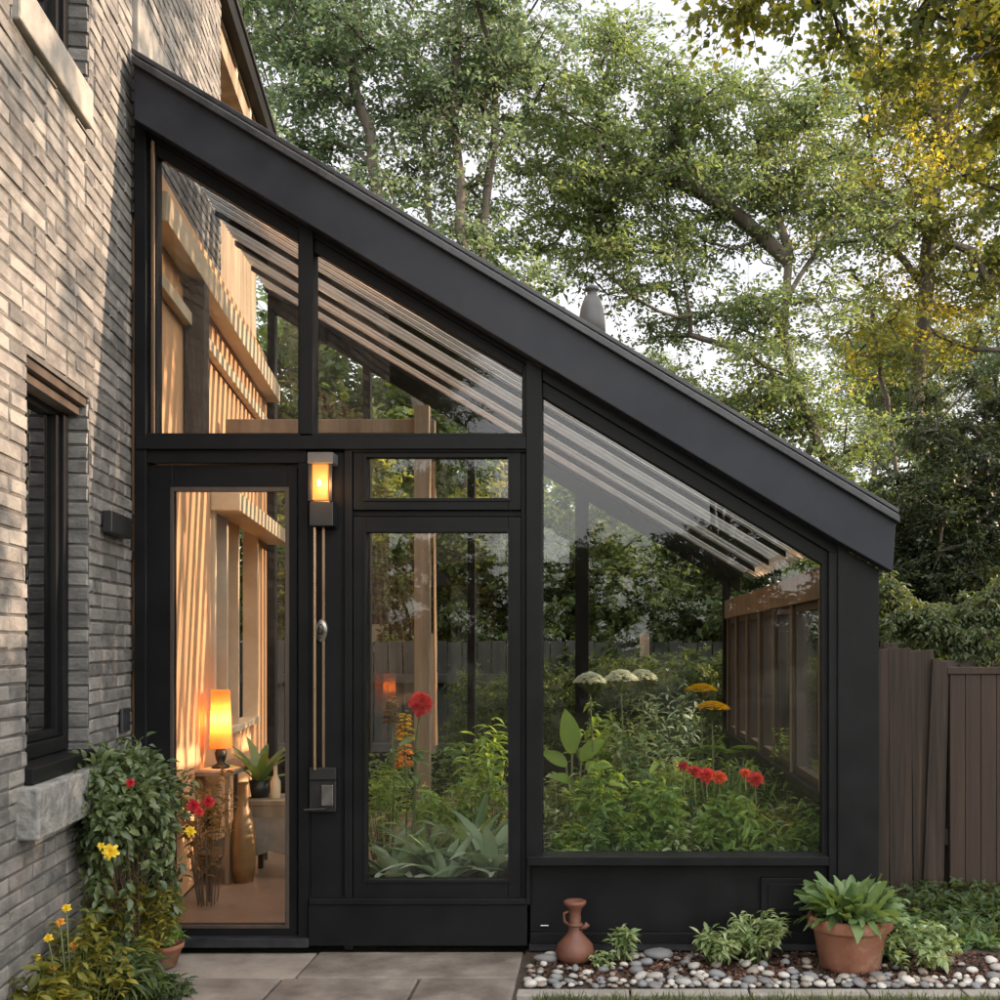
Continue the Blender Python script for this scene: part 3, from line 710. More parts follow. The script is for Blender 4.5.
# oak post and tie beam inside
yp = 6.8
g(MB().box(X(414, yp), X(429, yp), yp, yp+.09, .04, Z(405, yp)), 'inner_post', M['oak'], .004)
g(MB().box(wx(yp)+.03, X(432, yp), yp+.092, yp+.16, Z(430, yp), Z(416, yp)), 'tie_beam', M['oak'], .004)
g(MB().tube([P(434, 462, 6.5), P(436, 745, 6.5)], .010, 8), 'support_rod', M['bronze'], 0)
# roof vent cowl
vt = MB().lathe([(.001, -.12), (.085, -.12), (.080, .0), (.070, .08), (.045, .16), (.030, .17), (.030, .20), (.044, .205), (.044, .225), (.012, .245), (.001, .25)], 20)
yv = 6.4; vc = P(592, 316, yv)
vt.v = [(p[0]*.95+vc.x, p[1]*.95+vc.y, p[2]*.82-.02+vc.z) for p in vt.v]
g(vt, 'roof_vent', M['ventgrey'], 0)
g(MB().tube([(vc.x, vc.y, roofz(vc.x)), (vc.x, vc.y, vc.z-.1)], .05, 14), 'vent_pipe', M['ventgrey'], 0)
for o in gh.children:
    if o.name.startswith('roof_vent'):
        o.data.polygons.foreach_set('use_smooth', [True]*len(o.data.polygons))
# floor and beds inside
tag(MB().poly([(wx(5.02), 5.02, .03), (-1.16, 5.02, .03), (-1.16, 8.95, .03), (wx(8.95), 8.95, .03)], [(0, 1, 2, 3)]).build('floor', M['floor']), kind='structure')
g(MB().box(-1.18, -1.14, 5.07, 8.94, -.02, .24), 'bed_edging', M['darkwood'], .004)
tag(MB().poly([(-1.14, 5.07, .2), (XR-.03, 5.07, .2), (XR-.03, 8.94, .24), (-1.14, 8.94, .24)], [(0, 1, 2, 3)]).build('garden_soil', M['soil']), kind='stuff')

# ------------------------------------------------------------------ wall lantern on the panel, lit
ln = empty('wall_lantern', (X(321, 4.93), 4.97, Z(525, 4.93)), 'small lit amber wall lantern beside the glass door', 'lantern'); ln.location = (0, 0, 0)
g(MB().pbox(309, 333, 501, 526, 4.89, 4.968), 'housing', M['black'], .004, ln)
g(MB().pbox(307, 333, 452, 463, 4.87, 4.968), 'cap', M['ventgrey'], .004, ln)
g(MB().pbox(308, 311, 463, 501, 4.885, 4.9).pbox(329, 332, 463, 501, 4.885, 4.9).pbox(308, 332, 463, 501, 4.955, 4.967), 'cage', M['black'], .001, ln)
g(MB().pbox(312, 328, 464, 500, 4.895, 4.95), 'lamp_glass', M['amber'], .003, ln)
bl = MB().lathe([(.001, 0), (.008, .004), (.010, .02), (.006, .035), (.001, .038)], 12, tuple(P(319, 487, 4.888))); g(bl, 'bulb', M['bulb'], 0, ln)
pl_ = bpy.data.lights.new('lantern_light', 'POINT'); pl_.energy = .7; pl_.color = (1, .5, .18); pl_.shadow_soft_size = .03
po = bpy.data.objects.new('lantern_light', pl_); COL.objects.link(po); po.location = P(320, 482, 4.84); po.parent = ln
# small black sensor box on the brick
sb = MB().box(.012, .050, uu(107, .02)-.04, uu(129, .02)-.07, Z(538, 4.75), Z(517, 4.75))
so = sb.build('light_sensor', M['black'], None, bevel=.004); so.location = O; so.rotation_euler = house.rotation_euler
tag(so, 'small black box fixed to the brick beside the glasshouse corner', 'sensor')

# ------------------------------------------------------------------ inside: console, table lamp, side table, things
yl = 6.42
lp = P(219, 768, yl)
ct = empty('console_table', (lp.x, yl, .03), 'narrow wooden console table by the ochre wall behind the door', 'table')
t = MB(); t.box(-.10, .13, -.22, .55, lp.z-.03-.025, lp.z-.03); t.build('tabletop', M['oak'], ct, bevel=.003)
for (a, b) in ((-.09, -.2), (.10, -.2), (-.09, .52), (.10, .52)):
    MB().box(a, a+.025, b, b+.025, 0, lp.z-.056).build('leg', M['oak'], ct, bevel=.002)
MB().box(-.085, .115, -.17, .51, .16, .18).build('shelf', M['oak'], ct, bevel=.002)
tl = empty('table_lamp', (lp.x+.01, yl, lp.z), 'lit orange table lamp on the console table behind the door', 'lamp')
MB().lathe([(.001, 0), (.05, 0), (.052, .012), (.02, .03), (.03, .06), (.034, .09), (.014, .13), (.010, .17)], 20).build('base', M['black'], tl, smooth=True)
zs = Z(748, yl)-lp.z; zt = Z(690, yl)-lp.z
MB().lathe([(.064, zs), (.052, zt)], 28).build('lamp_shade', M['shade'], tl, smooth=True)
li = bpy.data.lights.new('table_lamp_light', 'POINT'); li.energy = 5; li.color = (1, .50, .20); li.shadow_soft_size = .025
lo = bpy.data.objects.new('table_lamp_light', li); COL.objects.link(lo); lo.location = (0, 0, (zs+zt)/2); lo.parent = tl
# side table with cloth
ys_ = 6.55; sx = X(270, ys_)
stt = empty('side_table', (sx, ys_, .03), 'small wooden side table with a grey cloth hanging down its front', 'table')
zt_ = Z(797, ys_)-.03
MB().box(-.125, .22, -.16, .16, zt_-.03, zt_).build('tabletop', M['oak'], stt, bevel=.003)
for a in (-.11, .18):
    for b in (-.14, .12): MB().box(a, a+.03, b, b+.03, 0, zt_-.03).build('leg', M['darkwood'], stt, bevel=.002)
MB().prism([(-.095, zt_-.10), (.20, zt_-.10), (.20, .12), (.05, .16), (-.12, .10)], -.165, -.158).build('cloth', M['fabric'], stt)
MB().box(-.11, .2, -.157, -.12, zt_-.10, zt_-.031).build('apron', M['oak'], stt, bevel=.002)
bk = empty('planter_box', (sx-.06, ys_, zt_+.03), 'dark planter on the cloth covered side table', 'planter')
MB().lathe([(.001, 0), (.05, 0), (.062, .10), (.055, .10), (.05, .09), (.001, .09)], 20).build('body', M['black'], bk, smooth=True)
rosette('houseplant', 'broad leaved houseplant in the dark planter on the side table', (sx-.06, ys_, zt_+.12), 15, .30, .065, 'Lgar2', 5, (.7, 1.5), 'strap', .8, cat='plant')
bo = empty('glass_bottle', (sx+.05, ys_-.06, zt_+.03), 'pale glass bottle on the side table beside the dark planter', 'bottle')
MB().lathe([(.001, 0), (.028, 0), (.03, .01), (.03, .10), (.012, .14), (.012, .19), (.014, .195)], 16).build('body', M['cream'], bo, smooth=True)
MB().lathe([(.001, .19), (.013, .19), (.013, .215), (.001, .216)], 12).build('stopper', M['oak'], bo)
# tall amber jug by the lamp
vz = empty('amber_jug', (X(243, 6.3), 6.3, .03), 'tall amber glass jar standing on the floor behind the door', 'jar')
MB().lathe([(.001, 0), (.055, 0), (.068, .08), (.074, .20), (.062, .34), (.030, .44), (.024, .55), (.032, .57)], 24).build('body', M['amberglass'] if 'amberglass' in M else M['plaster'], vz, smooth=True)
# plant in front of lamp inside, orange lamplight put into its leaf colour
plant('leafy_pot_shrub', 'thin twiggy shrub with amber leaves behind the glass door', (X(207, 5.7), 5.72, .04), Z(762, 5.7), .19, 18, 26, (.045, .022), 'Lamber', 'twig', 21, low=.2, base_r=.35)

# ================================================================== GARDEN BED INSIDE
gb = 'plants in the glasshouse bed'
def at(px, py, Y): return (X(px, Y), Y, Z(py, Y))
def gplant(px, top, Y, r, label, **k):
    z = .2; kw = dict(stems=22, per=16, leaf=(.055, .028)); kw.update(k)
    return plant(kw.pop('name', 'garden_plant'), label, (X(px, Y), Y, z), Z(top, Y)-z, r, group=kw.pop('group', gb), cat=kw.pop('cat', 'plant'), seed=int(px*7+Y*100), **kw)
# middle window: hostas
hg = 'silver green hostas behind the middle window'
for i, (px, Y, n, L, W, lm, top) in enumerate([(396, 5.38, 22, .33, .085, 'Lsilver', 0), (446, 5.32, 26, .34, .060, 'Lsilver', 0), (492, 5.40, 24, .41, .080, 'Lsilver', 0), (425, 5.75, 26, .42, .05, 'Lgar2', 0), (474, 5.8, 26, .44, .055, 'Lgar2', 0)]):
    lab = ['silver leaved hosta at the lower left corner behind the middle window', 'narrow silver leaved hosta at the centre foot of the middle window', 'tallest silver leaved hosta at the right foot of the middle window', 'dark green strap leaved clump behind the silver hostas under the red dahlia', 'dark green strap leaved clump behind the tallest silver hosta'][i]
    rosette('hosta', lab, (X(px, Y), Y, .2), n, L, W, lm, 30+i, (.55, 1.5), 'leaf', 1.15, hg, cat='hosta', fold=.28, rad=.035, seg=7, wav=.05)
# red dahlia on a tall stem
Yd = 5.5; dz = Z(703, Yd); dh = empty('dahlia', (X(412, Yd), Yd, .2), 'tall red dahlia in bloom behind the middle window', 'dahlia', gb)
cx = X(421, Yd)-X(412, Yd)
stalk(dh, [(0, 0, 0), (.01, .01, .4), (.02, 0, .7), (cx, 0, dz-.22)], .007)
head_dahlia(dh, (cx, -.02, dz-.2), .068, 'red', 3, tilt=(.25, -.85, .45), petals=60)
rs = np.random.default_rng(5)
n = 26; zz = .12+rs.random(n)*.6; az = rs.random(n)*6.28
Dr = nrm(np.stack([np.cos(az), np.sin(az), np.full(n, .3)], 1)); V, Fq = blades(np.stack([.01+0*zz, 0*zz, zz], 1), Dr, nrm(np.array([0, 0, 1.])+rs.normal(0, .2, (n, 3))), np.full(n, .12), np.full(n, .05), np.full(n, .8), .2, 4)
npmesh('foliage', V, Fq, M['Lgar2'], dh, True)
# yellow and orange snapdragons
for (px, py, Y, mm, lab) in [(405, 715, 5.75, 'yellow', 'yellow flower spike left of the red dahlia'), (405, 744, 5.6, 'orange', 'small orange flower spike below the yellow one left of the dahlia'), (392, 700, 6.0, 'Lamber', 'dry amber flower spike at the left edge of the middle window')]:
    e = empty('flower_spike', (X(px, Y), Y, .2), lab, 'flower', gb); h = Z(py, Y)-.2
    stalk(e, [(0, 0, 0), (.01, 0, h*.5), (0, 0, h)], .004)
    g2 = np.random.default_rng(int(px+py)); n = 60; t = g2.random(n); az = g2.random(n)*6.28
    V, Fq = blades(np.stack([np.cos(az)*.008, np.sin(az)*.008, h-.13+t*.15], 1), nrm(np.stack([np.cos(az), np.sin(az), .2+0*t], 1)), np.tile([0, 0, 1.], (n, 1)), .045*(1.2-t*.7), .026*(1.2-t*.7), np.full(n, .5), .2, 3, 'petal')
    npmesh('flower_head', V, Fq, M[mm], e, True)
gplant(385, 760, 6.1, .20, 'arching narrow leaved plant at the left of the middle window', leaf=(.11, .016), shape='strap', lm='Lgar', stems=20, per=12)
gplant(430, 775, 6.3, .22, 'bushy green plant behind the red dahlia stem')
gplant(474, 765, 6.2, .22, 'small leaved light green plant right of the dahlia', leaf=(.04, .026), lm='Lgar', per=22)
gplant(492, 703, 6.6, .18, 'tall pinnate leaved green shrub at the right of the middle window', leaf=(.09, .03), lm='Lgar', stems=16, per=18)
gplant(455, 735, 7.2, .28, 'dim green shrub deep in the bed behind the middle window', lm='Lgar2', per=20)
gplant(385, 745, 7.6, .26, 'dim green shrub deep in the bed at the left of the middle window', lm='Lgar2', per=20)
# big pane: low carpet of leafy plants
car = 'low leafy plants filling the bed along the large pane'
rg = np.random.default_rng(77); protos = []
kinds = [('Lgar', (.05, .028), 26, 16), ('Lgar2', (.042, .024), 30, 18), ('Lgar', (.035, .022), 30, 22), ('Lvar', (.05, .022), 20, 16), ('Lgar', (.085, .020), 24, 12)]
for i, (lm, lf, st, pe) in enumerate(kinds):
    protos.append(plant('leafy_plant', 'low green leafy plant in the dense carpet along the foot of the large pane', (0, 0, .2), .42, .24, st, pe, lf, lm, seed=300+i, group=car))
spots = []
for row, (Y, step, py) in enumerate([(5.30, .23, 812), (5.62, .27, 796), (6.0, .30, 778), (6.45, .34, 768)]):
    x = X(552, Y)+.02+(row % 2)*.1
    while x < XR-.14:
        spots.append((x+rg.normal(0, .03), Y+rg.normal(0, .05), (Z(py, Y)-.2)/.42*(.86+rg.random()*.34), row)); x += step
ords = ['first', 'second', 'third', 'fourth', 'fifth', 'sixth', 'seventh', 'eighth']; rown = ['front', 'second', 'third', 'back']; seen_ = {}
for i, (x, y, s, row) in enumerate(spots):
    q_ = seen_.get(row, 0); seen_[row] = q_+1
    o = protos[i] if i < len(protos) else copy_tree(protos[int(rg.integers(0, 5))])
    o.location = (x, y, .2); o.rotation_euler.z = rg.random()*6.28; o.scale = (1, 1, s); o['label'] = 'low green leafy plant, %s from the left in the %s row along the large pane' % (ords[q_], rown[row])
# tall shrub with white umbels
gplant(640, 690, 6.2, .24, 'tall bushy shrub with small dusty leaves below the white umbels', leaf=(.05, .024), lm='Lvar', stems=28, per=24, low=.25)
gplant(600, 700, 6.4, .20, 'upright green shrub between the big light leaf and the white umbels', leaf=(.06, .03), lm='Lgar', stems=22, per=22)
gplant(672, 668, 6.9, .24, 'tall grey green shrub behind the white umbels', leaf=(.06, .02), lm='Lsilver', stems=24, per=24)
gplant(640, 735, 5.8, .20, 'mid height green shrub under the white umbels', leaf=(.05, .03), lm='Lgar2', stems=26, per=22)
gplant(690, 745, 6.8, .24, 'green filler shrub behind the yellow umbels', lm='Lgar', stems=24, per=22)
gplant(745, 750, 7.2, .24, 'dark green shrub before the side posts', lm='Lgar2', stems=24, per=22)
gplant(785, 720, 6.4, .14, 'fine twiggy grey shrub right of the yellow umbels', leaf=(.03, .018), lm='Lgar2', stems=22, per=18, low=.3)
gplant(558, 770, 6.1, .2, 'dusty leaved shrub at the left edge of the large pane', lm='Lvar', stems=22, per=18)
gplant(800, 790, 5.9, .2, 'pale leaved low shrub at the right corner of the bed', lm='Lvar', leaf=(.05, .018), stems=22, per=18)
gplant(775, 800, 5.45, .15, 'yellow green low plant at the right of the bed', lm='Lyel', leaf=(.06, .02), stems=18, per=14)
for (px, py, Y, r, s, lab) in [(590, 683, 5.9, .075, 1, 'leftmost and smallest white umbel flower behind the large pane'), (621, 681, 6.0, .082, 2, 'middle one of three white umbel flowers behind the large pane'), (642, 680, 6.15, .078, 3, 'rightmost of three white umbel flowers behind the large pane')]:
    e = empty('umbel_flower', (X(px, Y), Y, .2), lab, 'flower', 'white umbel flowers'); h = Z(py, Y)-.2
    stalk(e, [(.05, .02, 0), (.02, .01, h*.5), (0, 0, h-.05)], .004); head_umbel(e, (0, 0, h), r*1.15, 'petalw', s, 420, .62, fs=.013)
for (px, py, Y, r, s, lab) in [(701, 691, 5.9, .085, 4, 'upper yellow umbel flower above the red blooms'), (712, 709, 5.8, .09, 5, 'lower yellow umbel flower above the red blooms')]:
    e = empty('yarrow_flower', (X(px, Y), Y, .2), lab, 'flower', 'yellow umbel flowers'); h = Z(py, Y)-.2
    stalk(e, [(.02, .02, 0), (.01, .01, h*.5), (0, 0, h-.05)], .004); head_umbel(e, (0, 0, h), r, 'yellow', s, 320, .42, fs=.013)
e = empty('stonecrop', (X(722, 5.9), 5.9, .2), 'flat yellow green flower clump below the yellow umbels', 'plant', gb)
for i, q in enumerate([-.13, -.05, .04, .12]):
    h = Z(752, 5.9)-.2+.02*(i % 2); stalk(e, [(q*.3, 0, 0), (q, 0, h-.04)], .004); head_umbel(e, (q, 0, h), .065, 'Lbright', 40+i, 110, .15, fs=.014)
gplant(722, 762, 5.95, .16, 'light green leaves under the yellow green clump', lm='Lbright', leaf=(.07, .02), stems=18, per=12)
gplant(708, 722, 6.1, .06, 'slender yellow green stems under the yellow umbels', lm='Lbright', leaf=(.09, .014), stems=12, per=10)
for i, (px, py, Y, r) in enumerate([(706, 775, 5.50, .055), (719, 777, 5.45, .045), (694, 771, 5.6, .04), (755, 779, 5.45, .050), (745, 773, 5.6, .034), (683, 766, 5.7, .034)]):
    lab = ['largest red bloom in the bed behind the large pane', 'red bloom touching the right side of the largest one', 'red bloom touching the left side of the largest one', 'large red bloom on its own right of the red cluster', 'small red bloom left of the lone right hand one', 'smallest red bloom at the left end of the cluster'][i]
    e = empty('geranium', (X(px, Y), Y, .2), lab, 'flower', 'red blooms behind the large pane'); h = Z(py, Y)-.2
    stalk(e, [(.02, .02, 0), (.01, 0, h*.6), (0, 0, h-.01)], .003); head_dahlia(e, (0, 0, h), r, ['red', 'orangered', 'crimson'][i % 3], 50+i, petals=42, tilt=(0, -.6, .8))
gplant(602, 752, 5.55, .16, 'bright leafy plant at the front left under the white umbels', lm='Lgar', leaf=(.06, .032), stems=26, per=20)
gplant(655, 768, 5.4, .17, 'bright leafy plant at the front centre left of the red blooms', lm='Lgar', leaf=(.055, .034), stems=28, per=20)
gplant(728, 785, 5.35, .15, 'bright leafy plant just below the red blooms', lm='Lgar', leaf=(.05, .03), stems=26, per=20)
gplant(808, 800, 5.3, .13, 'green leafy plant in the front right corner of the bed', lm='Lgar', leaf=(.05, .026), stems=24, per=20)
gplant(798, 775, 6.0, .14, 'upright green plant against the side posts', lm='Lgar', leaf=(.05, .026), stems=22, per=20)
# big light leaf plant
e = empty('broad_leaf_plant', (X(572, 5.9), 5.9, .2), 'plant with one big upright light green leaf at the left of the large pane', 'plant', gb)
h = Z(705, 5.9)-.2
B = np.array([[0, 0, h-.26], [.05, .02, h-.30], [-.03, .02, h-.33], [.10, .03, h-.36], [0, -.02, h-.42]]); Dr = nrm(np.array([[-.12, -.1, 1], [.55, -.2, .75], [-.7, -.1, .6], [.8, .1, .5], [-.5, -.5, .5]])); Nv = nrm(np.array([[.3, -1, .2], [-.2, -1, .6], [.2, -1, .6], [-.3, -.8, .8], [.3, -.6, .7]]))
V, Fq = blades(B, Dr, -Nv*-1, np.array([.24, .17, .16, .15, .14]), np.array([.13, .10, .09, .085, .08]), np.array([.2, .7, .7, .8, .8]), .15, 8)
npmesh('foliage', V, Fq, M['Lbright'], e, True)
for p in B: stalk(e, [(0, 0, 0), (p[0]*.5, 0, p[2]*.5), tuple(p)], .006, name='stem')

# ================================================================== OUTSIDE PLANTS, LEFT
rb = plant('rose_bush', 'dense glossy climbing bush under the window with yellow and red blooms', (X(122, 4.5), 4.50, -.02), .6, .1, 8, 4, (.04, .025), 'Lrose', 'twig', 61)
for c in list(rb.children): bpy.data.objects.remove(c, do_unlink=True)
gq = np.random.default_rng(62); B = []; Dr = []; segs = []
cz = Z(800, 4.5)+.02
for i in range(165):
    d = nrm(gq.normal(0, 1, 3)); rr = gq.random()**.45; c = d*rr*np.array([.24, .36, .215])+np.array([.0, -.10, cz])
    wlx = -1.3545-.1545*(4.5+c[1])-X(122, 4.5)+.05
    if c[0] < wlx: c[0] = wlx+gq.random()*.10
    b0 = np.array([gq.normal(0, .04), gq.normal(0, .03), 0]); m_ = b0*.6+c*.4+np.array([0, 0, .1])
    prev = b0
    for k in range(1, 6):
        t = k/5; p = b0*(1-t)**2+m_*2*t*(1-t)+c*t*t
        if i % 3 == 0 or k > 3: segs.append((prev, p, .004*(1.3-t), .004*(1.2-t)))
        prev = p
    n = 34; tw = nrm(gq.normal(0, 1, (n, 3))); pos = c+tw*(gq.random((n, 1))*.085); B.append(pos); Dr.append(nrm(tw+np.array([0, 0, -.15])+gq.normal(0, .4, (n, 3))))
# trailing sprays
for i in range(16):
    a = gq.random()*6.28; s = np.array([math.cos(a)*.14+.05, math.sin(a)*.26-.10, cz-.1]); L = .18+gq.random()*.28
    for k in range(14):
        t = k/14; p = s+np.array([math.cos(a)*.05*t, math.sin(a)*.04*t, -L*t]); p2 = s+np.array([math.cos(a)*.05*(t+.08), 0, -L*(t+.08)]); segs.append((p, p2, .0018, .0016))
        n = 3; B.append(p+gq.normal(0, .012, (n, 3))); Dr.append(nrm(gq.normal(0, 1, (n, 3))+np.array([0, 0, -.6])))
B = np.vstack(B); Dr = np.vstack(Dr); n = len(B); s = .6+gq.random(n)*.7
V, Fq = blades(B, Dr, nrm(np.array([0.1, -.35, 1.])+gq.normal(0, .45, (n, 3))), .041*s, .024*s, np.full(n, .6), .22, 3)
npmesh('foliage', V, Fq, M['Lrose'], rb, True); V, Fq = tubes_np(segs, 5); npmesh('stem', V, Fq, M['twig'], rb, True)
def bloom(par, px, py, Y, r, mm, seed, pet=26, tilt=(.1, -.9, .4), origin=(X(122, 4.5), 4.50, -.02)):
    p = P(px, py, Y); return head_dahlia(par, (p.x-origin[0], p.y-origin[1], p.z-origin[2]), r, mm, seed, 'bloom', pet, tilt)
bloom(rb, 110, 852, 4.0, .034, 'yellow', 1, 20); bloom(rb, 190, 831, 4.36, .026, 'yellow', 2, 16); bloom(rb, 101, 846, 4.0, .018, 'yellow', 5, 12)
bloom(rb, 130, 783, 4.03, .020, 'crimson', 3); bloom(rb, 193, 806, 4.36, .030, 'crimson', 4); bloom(rb, 208, 802, 4.38, .028, 'crimson', 6); bloom(rb, 199, 812, 4.33, .02, 'red', 7)
plant('yellowing_shrub', 'sparse yellowing stems and leaves below the glossy bush', (X(108, 4.40), 4.40, -.02), .58, .29, 70, 24, (.042, .018), 'Lyel', 'twig', 71, low=.05, base_r=.5)
plant('green_shrub', 'small leaved green plant between the brick wall and the glossy bush', (X(84, 4.3), 4.34, -.02), .44, .15, 30, 20, (.035, .02), 'Lrose', 'stem', 72, low=.05)
lg = 'low plants along the foot of the brick wall'
plant('fern_plant', 'feathery green plant at the front edge of the patio below the bush', (X(150, 4.15), 4.18, -.02), .15, .15, 30, 24, (.035, .012), 'Lback', 'stem', 73, low=.1, group=lg)
plant('leafy_plant', 'tall lance leaved green plant in the lower left corner', (X(110, 4.05), 4.08, -.02), .32, .17, 28, 16, (.085, .02), 'Lback', 'stem', 74, shape='strap', low=.1, group=lg)
plant('leafy_plant', 'small light green leafy plant at the very bottom left', (X(42, 3.55), 3.55, -.02), .36, .13, 30, 18, (.05, .026), 'Lyel', 'stem', 75, low=.1, group=lg)
rosette('leafy_plant', 'broad silvery green leaves beside the terracotta bowl', (X(128, 4.25), 4.32, -.01), 16, .17, .055, 'Lsilver', 76, (.4, 1.4), 'leaf', .9, lg)
oy = empty('marigold', (X(78, 3.75), 3.75, -.02), 'small orange yellow marigolds at the foot of the brick wall', 'flower', lg)
for i, (a, b) in enumerate([(40, 938), (52, 922), (58, 908), (44, 968), (28, 958), (66, 945)]):
    p = P(a+8, b, 3.70+.02*i); q = (p.x-oy.location.x, p.y-oy.location.y, p.z+.02); stalk(oy, [(0, 0, 0), (q[0]*.7, q[1]*.7, q[2]*.6), q], .0025)
    head_dahlia(oy, q, .017, 'orange' if i % 2 else 'yellow', 80+i, petals=22, tilt=(.1, -.8, .5))
plant('leafy_plant', 'yellow green leafy growth around the marigolds', (X(84, 3.85), 3.85, -.02), .48, .15, 34, 20, (.04, .02), 'Lyel', 'stem', 79, low=.1, group=lg)
# terracotta bowl with green plant
tb = empty('terracotta_bowl', (X(163, 4.74), 4.74, .003), 'small terracotta bowl by the door sill', 'plant pot')
MB().lathe([(.001, 0), (.055, 0), (.078, .075), (.086, .078), (.088, .098), (.078, .098), (.074, .08), (.001, .08)], 28).build('body', M['terracotta'], tb, smooth=True)
plant('pot_plant', 'low green plant growing in the small terracotta bowl by the door', (X(160, 4.74), 4.74, .083), .10, .10, 24, 12, (.035, .022), 'Lgar', 'stem', 90, low=.2)

# ================================================================== GRAVEL BED
def sheet(name, pts, z, mat, kind='structure'):
    return tag(MB().poly([(x, y, z) for x, y in pts], [tuple(range(len(pts)))]).build(name, mat), kind=kind)
sheet('bed_soil', [(-.335, 4.42), (2.6, 4.42), (2.6, 5.04), (-.335, 5.04)], -.004, M['soil'], 'stuff')
ek = MB(); x = -.335; random.seed(5)
while x < 2.8:
    L = random.uniform(.38, .5); ek.box(x+.004, x+L-.004, 4.335, 4.415, -.03, .006+random.uniform(-.002, .002)); x += L
tag(ek.build('kerb', M['stone'], bevel=.006), kind='structure')
# mulch chips
g2 = np.random.default_rng(9); n = 2600
B = np.stack([g2.uniform(-.30, 1.9, n), g2.uniform(4.50, 4.93, n), g2.uniform(-.002, .012, n)], 1)
V, Fq = leaf_quads(B, nrm(np.stack([g2.normal(0, 1, n), g2.normal(0, 1, n), g2.normal(0, .25, n)], 1)), nrm(np.array([0, 0, 1.])+g2.normal(0, .3, (n, 3))), g2.uniform(.012, .035, n), g2.uniform(.008, .018, n), .3)
tag(npmesh('mulch', V, Fq, M['mulch']), kind='stuff')
# pebbles
def pebble_mesh(seed):
    import bmesh
    r = random.Random(seed); bm = bmesh.new(); bmesh.ops.create_icosphere(bm, subdivisions=2, radius=1)
    ax = [r.uniform(.85, 1.4), r.uniform(.65, 1.0), r.uniform(.42, .62)]; ph = [r.uniform(0, 6) for _ in range(6)]
    for v in bm.verts:
        c = v.co; k = 1+.10*math.sin(2.3*c.x+ph[0])+.09*math.sin(2.9*c.y+ph[1])+.07*math.sin(3.1*c.z+ph[2]+c.x*2)
        v.co = Vector((c.x*ax[0]*k, c.y*ax[1]*k, c.z*ax[2]*k))
    me = bpy.data.meshes.new('pebble'); bm.to_mesh(me); bm.free()
    me.polygons.foreach_set('use_smooth', [True]*len(me.polygons)); return me
def pebmat(name, a, b):
    return surf(name, [a, b], 40, .7, .25, 90, bdist=.002)
pms = [pebmat('pebble pale', (.24, .23, .21), (.35, .335, .31)), pebmat('pebble white', (.36, .345, .32), (.48, .46, .43)), pebmat('pebble grey', (.10, .10, .105), (.17, .17, .17)), pebmat('pebble tan', (.17, .145, .12), (.26, .22, .185)), pebmat('pebble blue', (.12, .126, .136), (.21, .216, .225))]
meshes = []
for i in range(20):
    me = pebble_mesh(i); me.materials.append(pms[i % 5]); meshes.append(me)
placed = []; rp_ = random.Random(17); tries = 0
def try_peb(x, y, s):
    for (a, b, c) in placed:
        if (a-x)**2+(b-y)**2 < (.80*(c+s))**2: return
    placed.append((x, y, s))
while len(placed) < 285 and tries < 24000:
    tries += 1; q = rp_.random()
    if q < .78: y = 4.435+abs(rp_.gauss(0, .05)); x = rp_.uniform(-.31, 1.95)
    elif q < .80: y = rp_.uniform(4.45, 4.9); x = -.29+abs(rp_.gauss(0, .06))
    else: y = rp_.uniform(4.5, 4.93); x = rp_.uniform(-.3, 1.95)
    if x > .75 and rp_.random() < .5: y = 4.44+rp_.random()*.14
    s = rp_.choice([.013, .016, .020, .024, .030]) if y < 4.7 else rp_.choice([.014, .019, .027])
    if (x-X(575, 4.81))**2+(y-4.81)**2 < .11**2 or (x-1.07)**2+(y-4.74)**2 < .15**2: continue
    try_peb(x, y, s)
for i, (x, y, s) in enumerate(placed):
    o = bpy.data.objects.new('pebble', meshes[rp_.randrange(20)]); COL.objects.link(o)
    o.location = (x, y, .004+s*.35); o.scale = (s, s, s); o.rotation_euler = (rp_.gauss(0, .15), rp_.gauss(0, .15), rp_.random()*6.28)
    tag(o, 'smooth rounded pebble among the many edging the bed before the glasshouse', 'pebble', 'pebbles edging the bed')
# two larger stones
for (px, py, Y, s, lab) in [(660-2, 952, 4.86, .05, 'large flat grey stone between the clay figure and the small shrubs'), (545, 955, 4.80, .042, 'large grey stone left of the clay vase')]:
    o = bpy.data.objects.new('stone', meshes[12 if s > .045 else 7]); COL.objects.link(o); o.location = (X(px, Y), Y, .02); o.scale = (s*1.3, s, s*.9); tag(o, lab, 'stone')
# clay vase with odd spouted neck
vx, vy = X(575, 4.81), 4.81
va = empty('clay_vase', (vx, vy, .0), 'small brown clay vase with a flared neck and side spout on the pebbles', 'vase')
k = (962-900)/229
prof = [(.001, 0), (.052, 0), (.080, .018), (.086, .045), (.076, .075), (.052, .100), (.034, .120), (.029, .140), (.031, .155), (.026, .165), (.027, .185), (.024, .200), (.030, .222), (.048, .240), (.050, .252), (.040, .256), (.028, .246), (.001, .235)]
MB().lathe([(r, z*1.055) for r, z in prof], 36).build('body', M['clay'], va, smooth=True)
MB().tube([(.02, -.01, .150), (.045, -.012, .158), (.056, -.012, .170)], [.014, .011, .013], 12).build('spout', M['clay'], va, smooth=True)
MB().tube([(-.022, -.005, .225), (-.048, -.008, .215), (-.046, -.008, .180), (-.024, -.005, .160)], [.006, .006, .006, .007], 10).build('handle', M['clay'], va, smooth=True)
MB().lathe([(.030, .157), (.035, .162), (.035, .168), (.028, .172)], 28).build('collar', M['clay'], va, smooth=True)
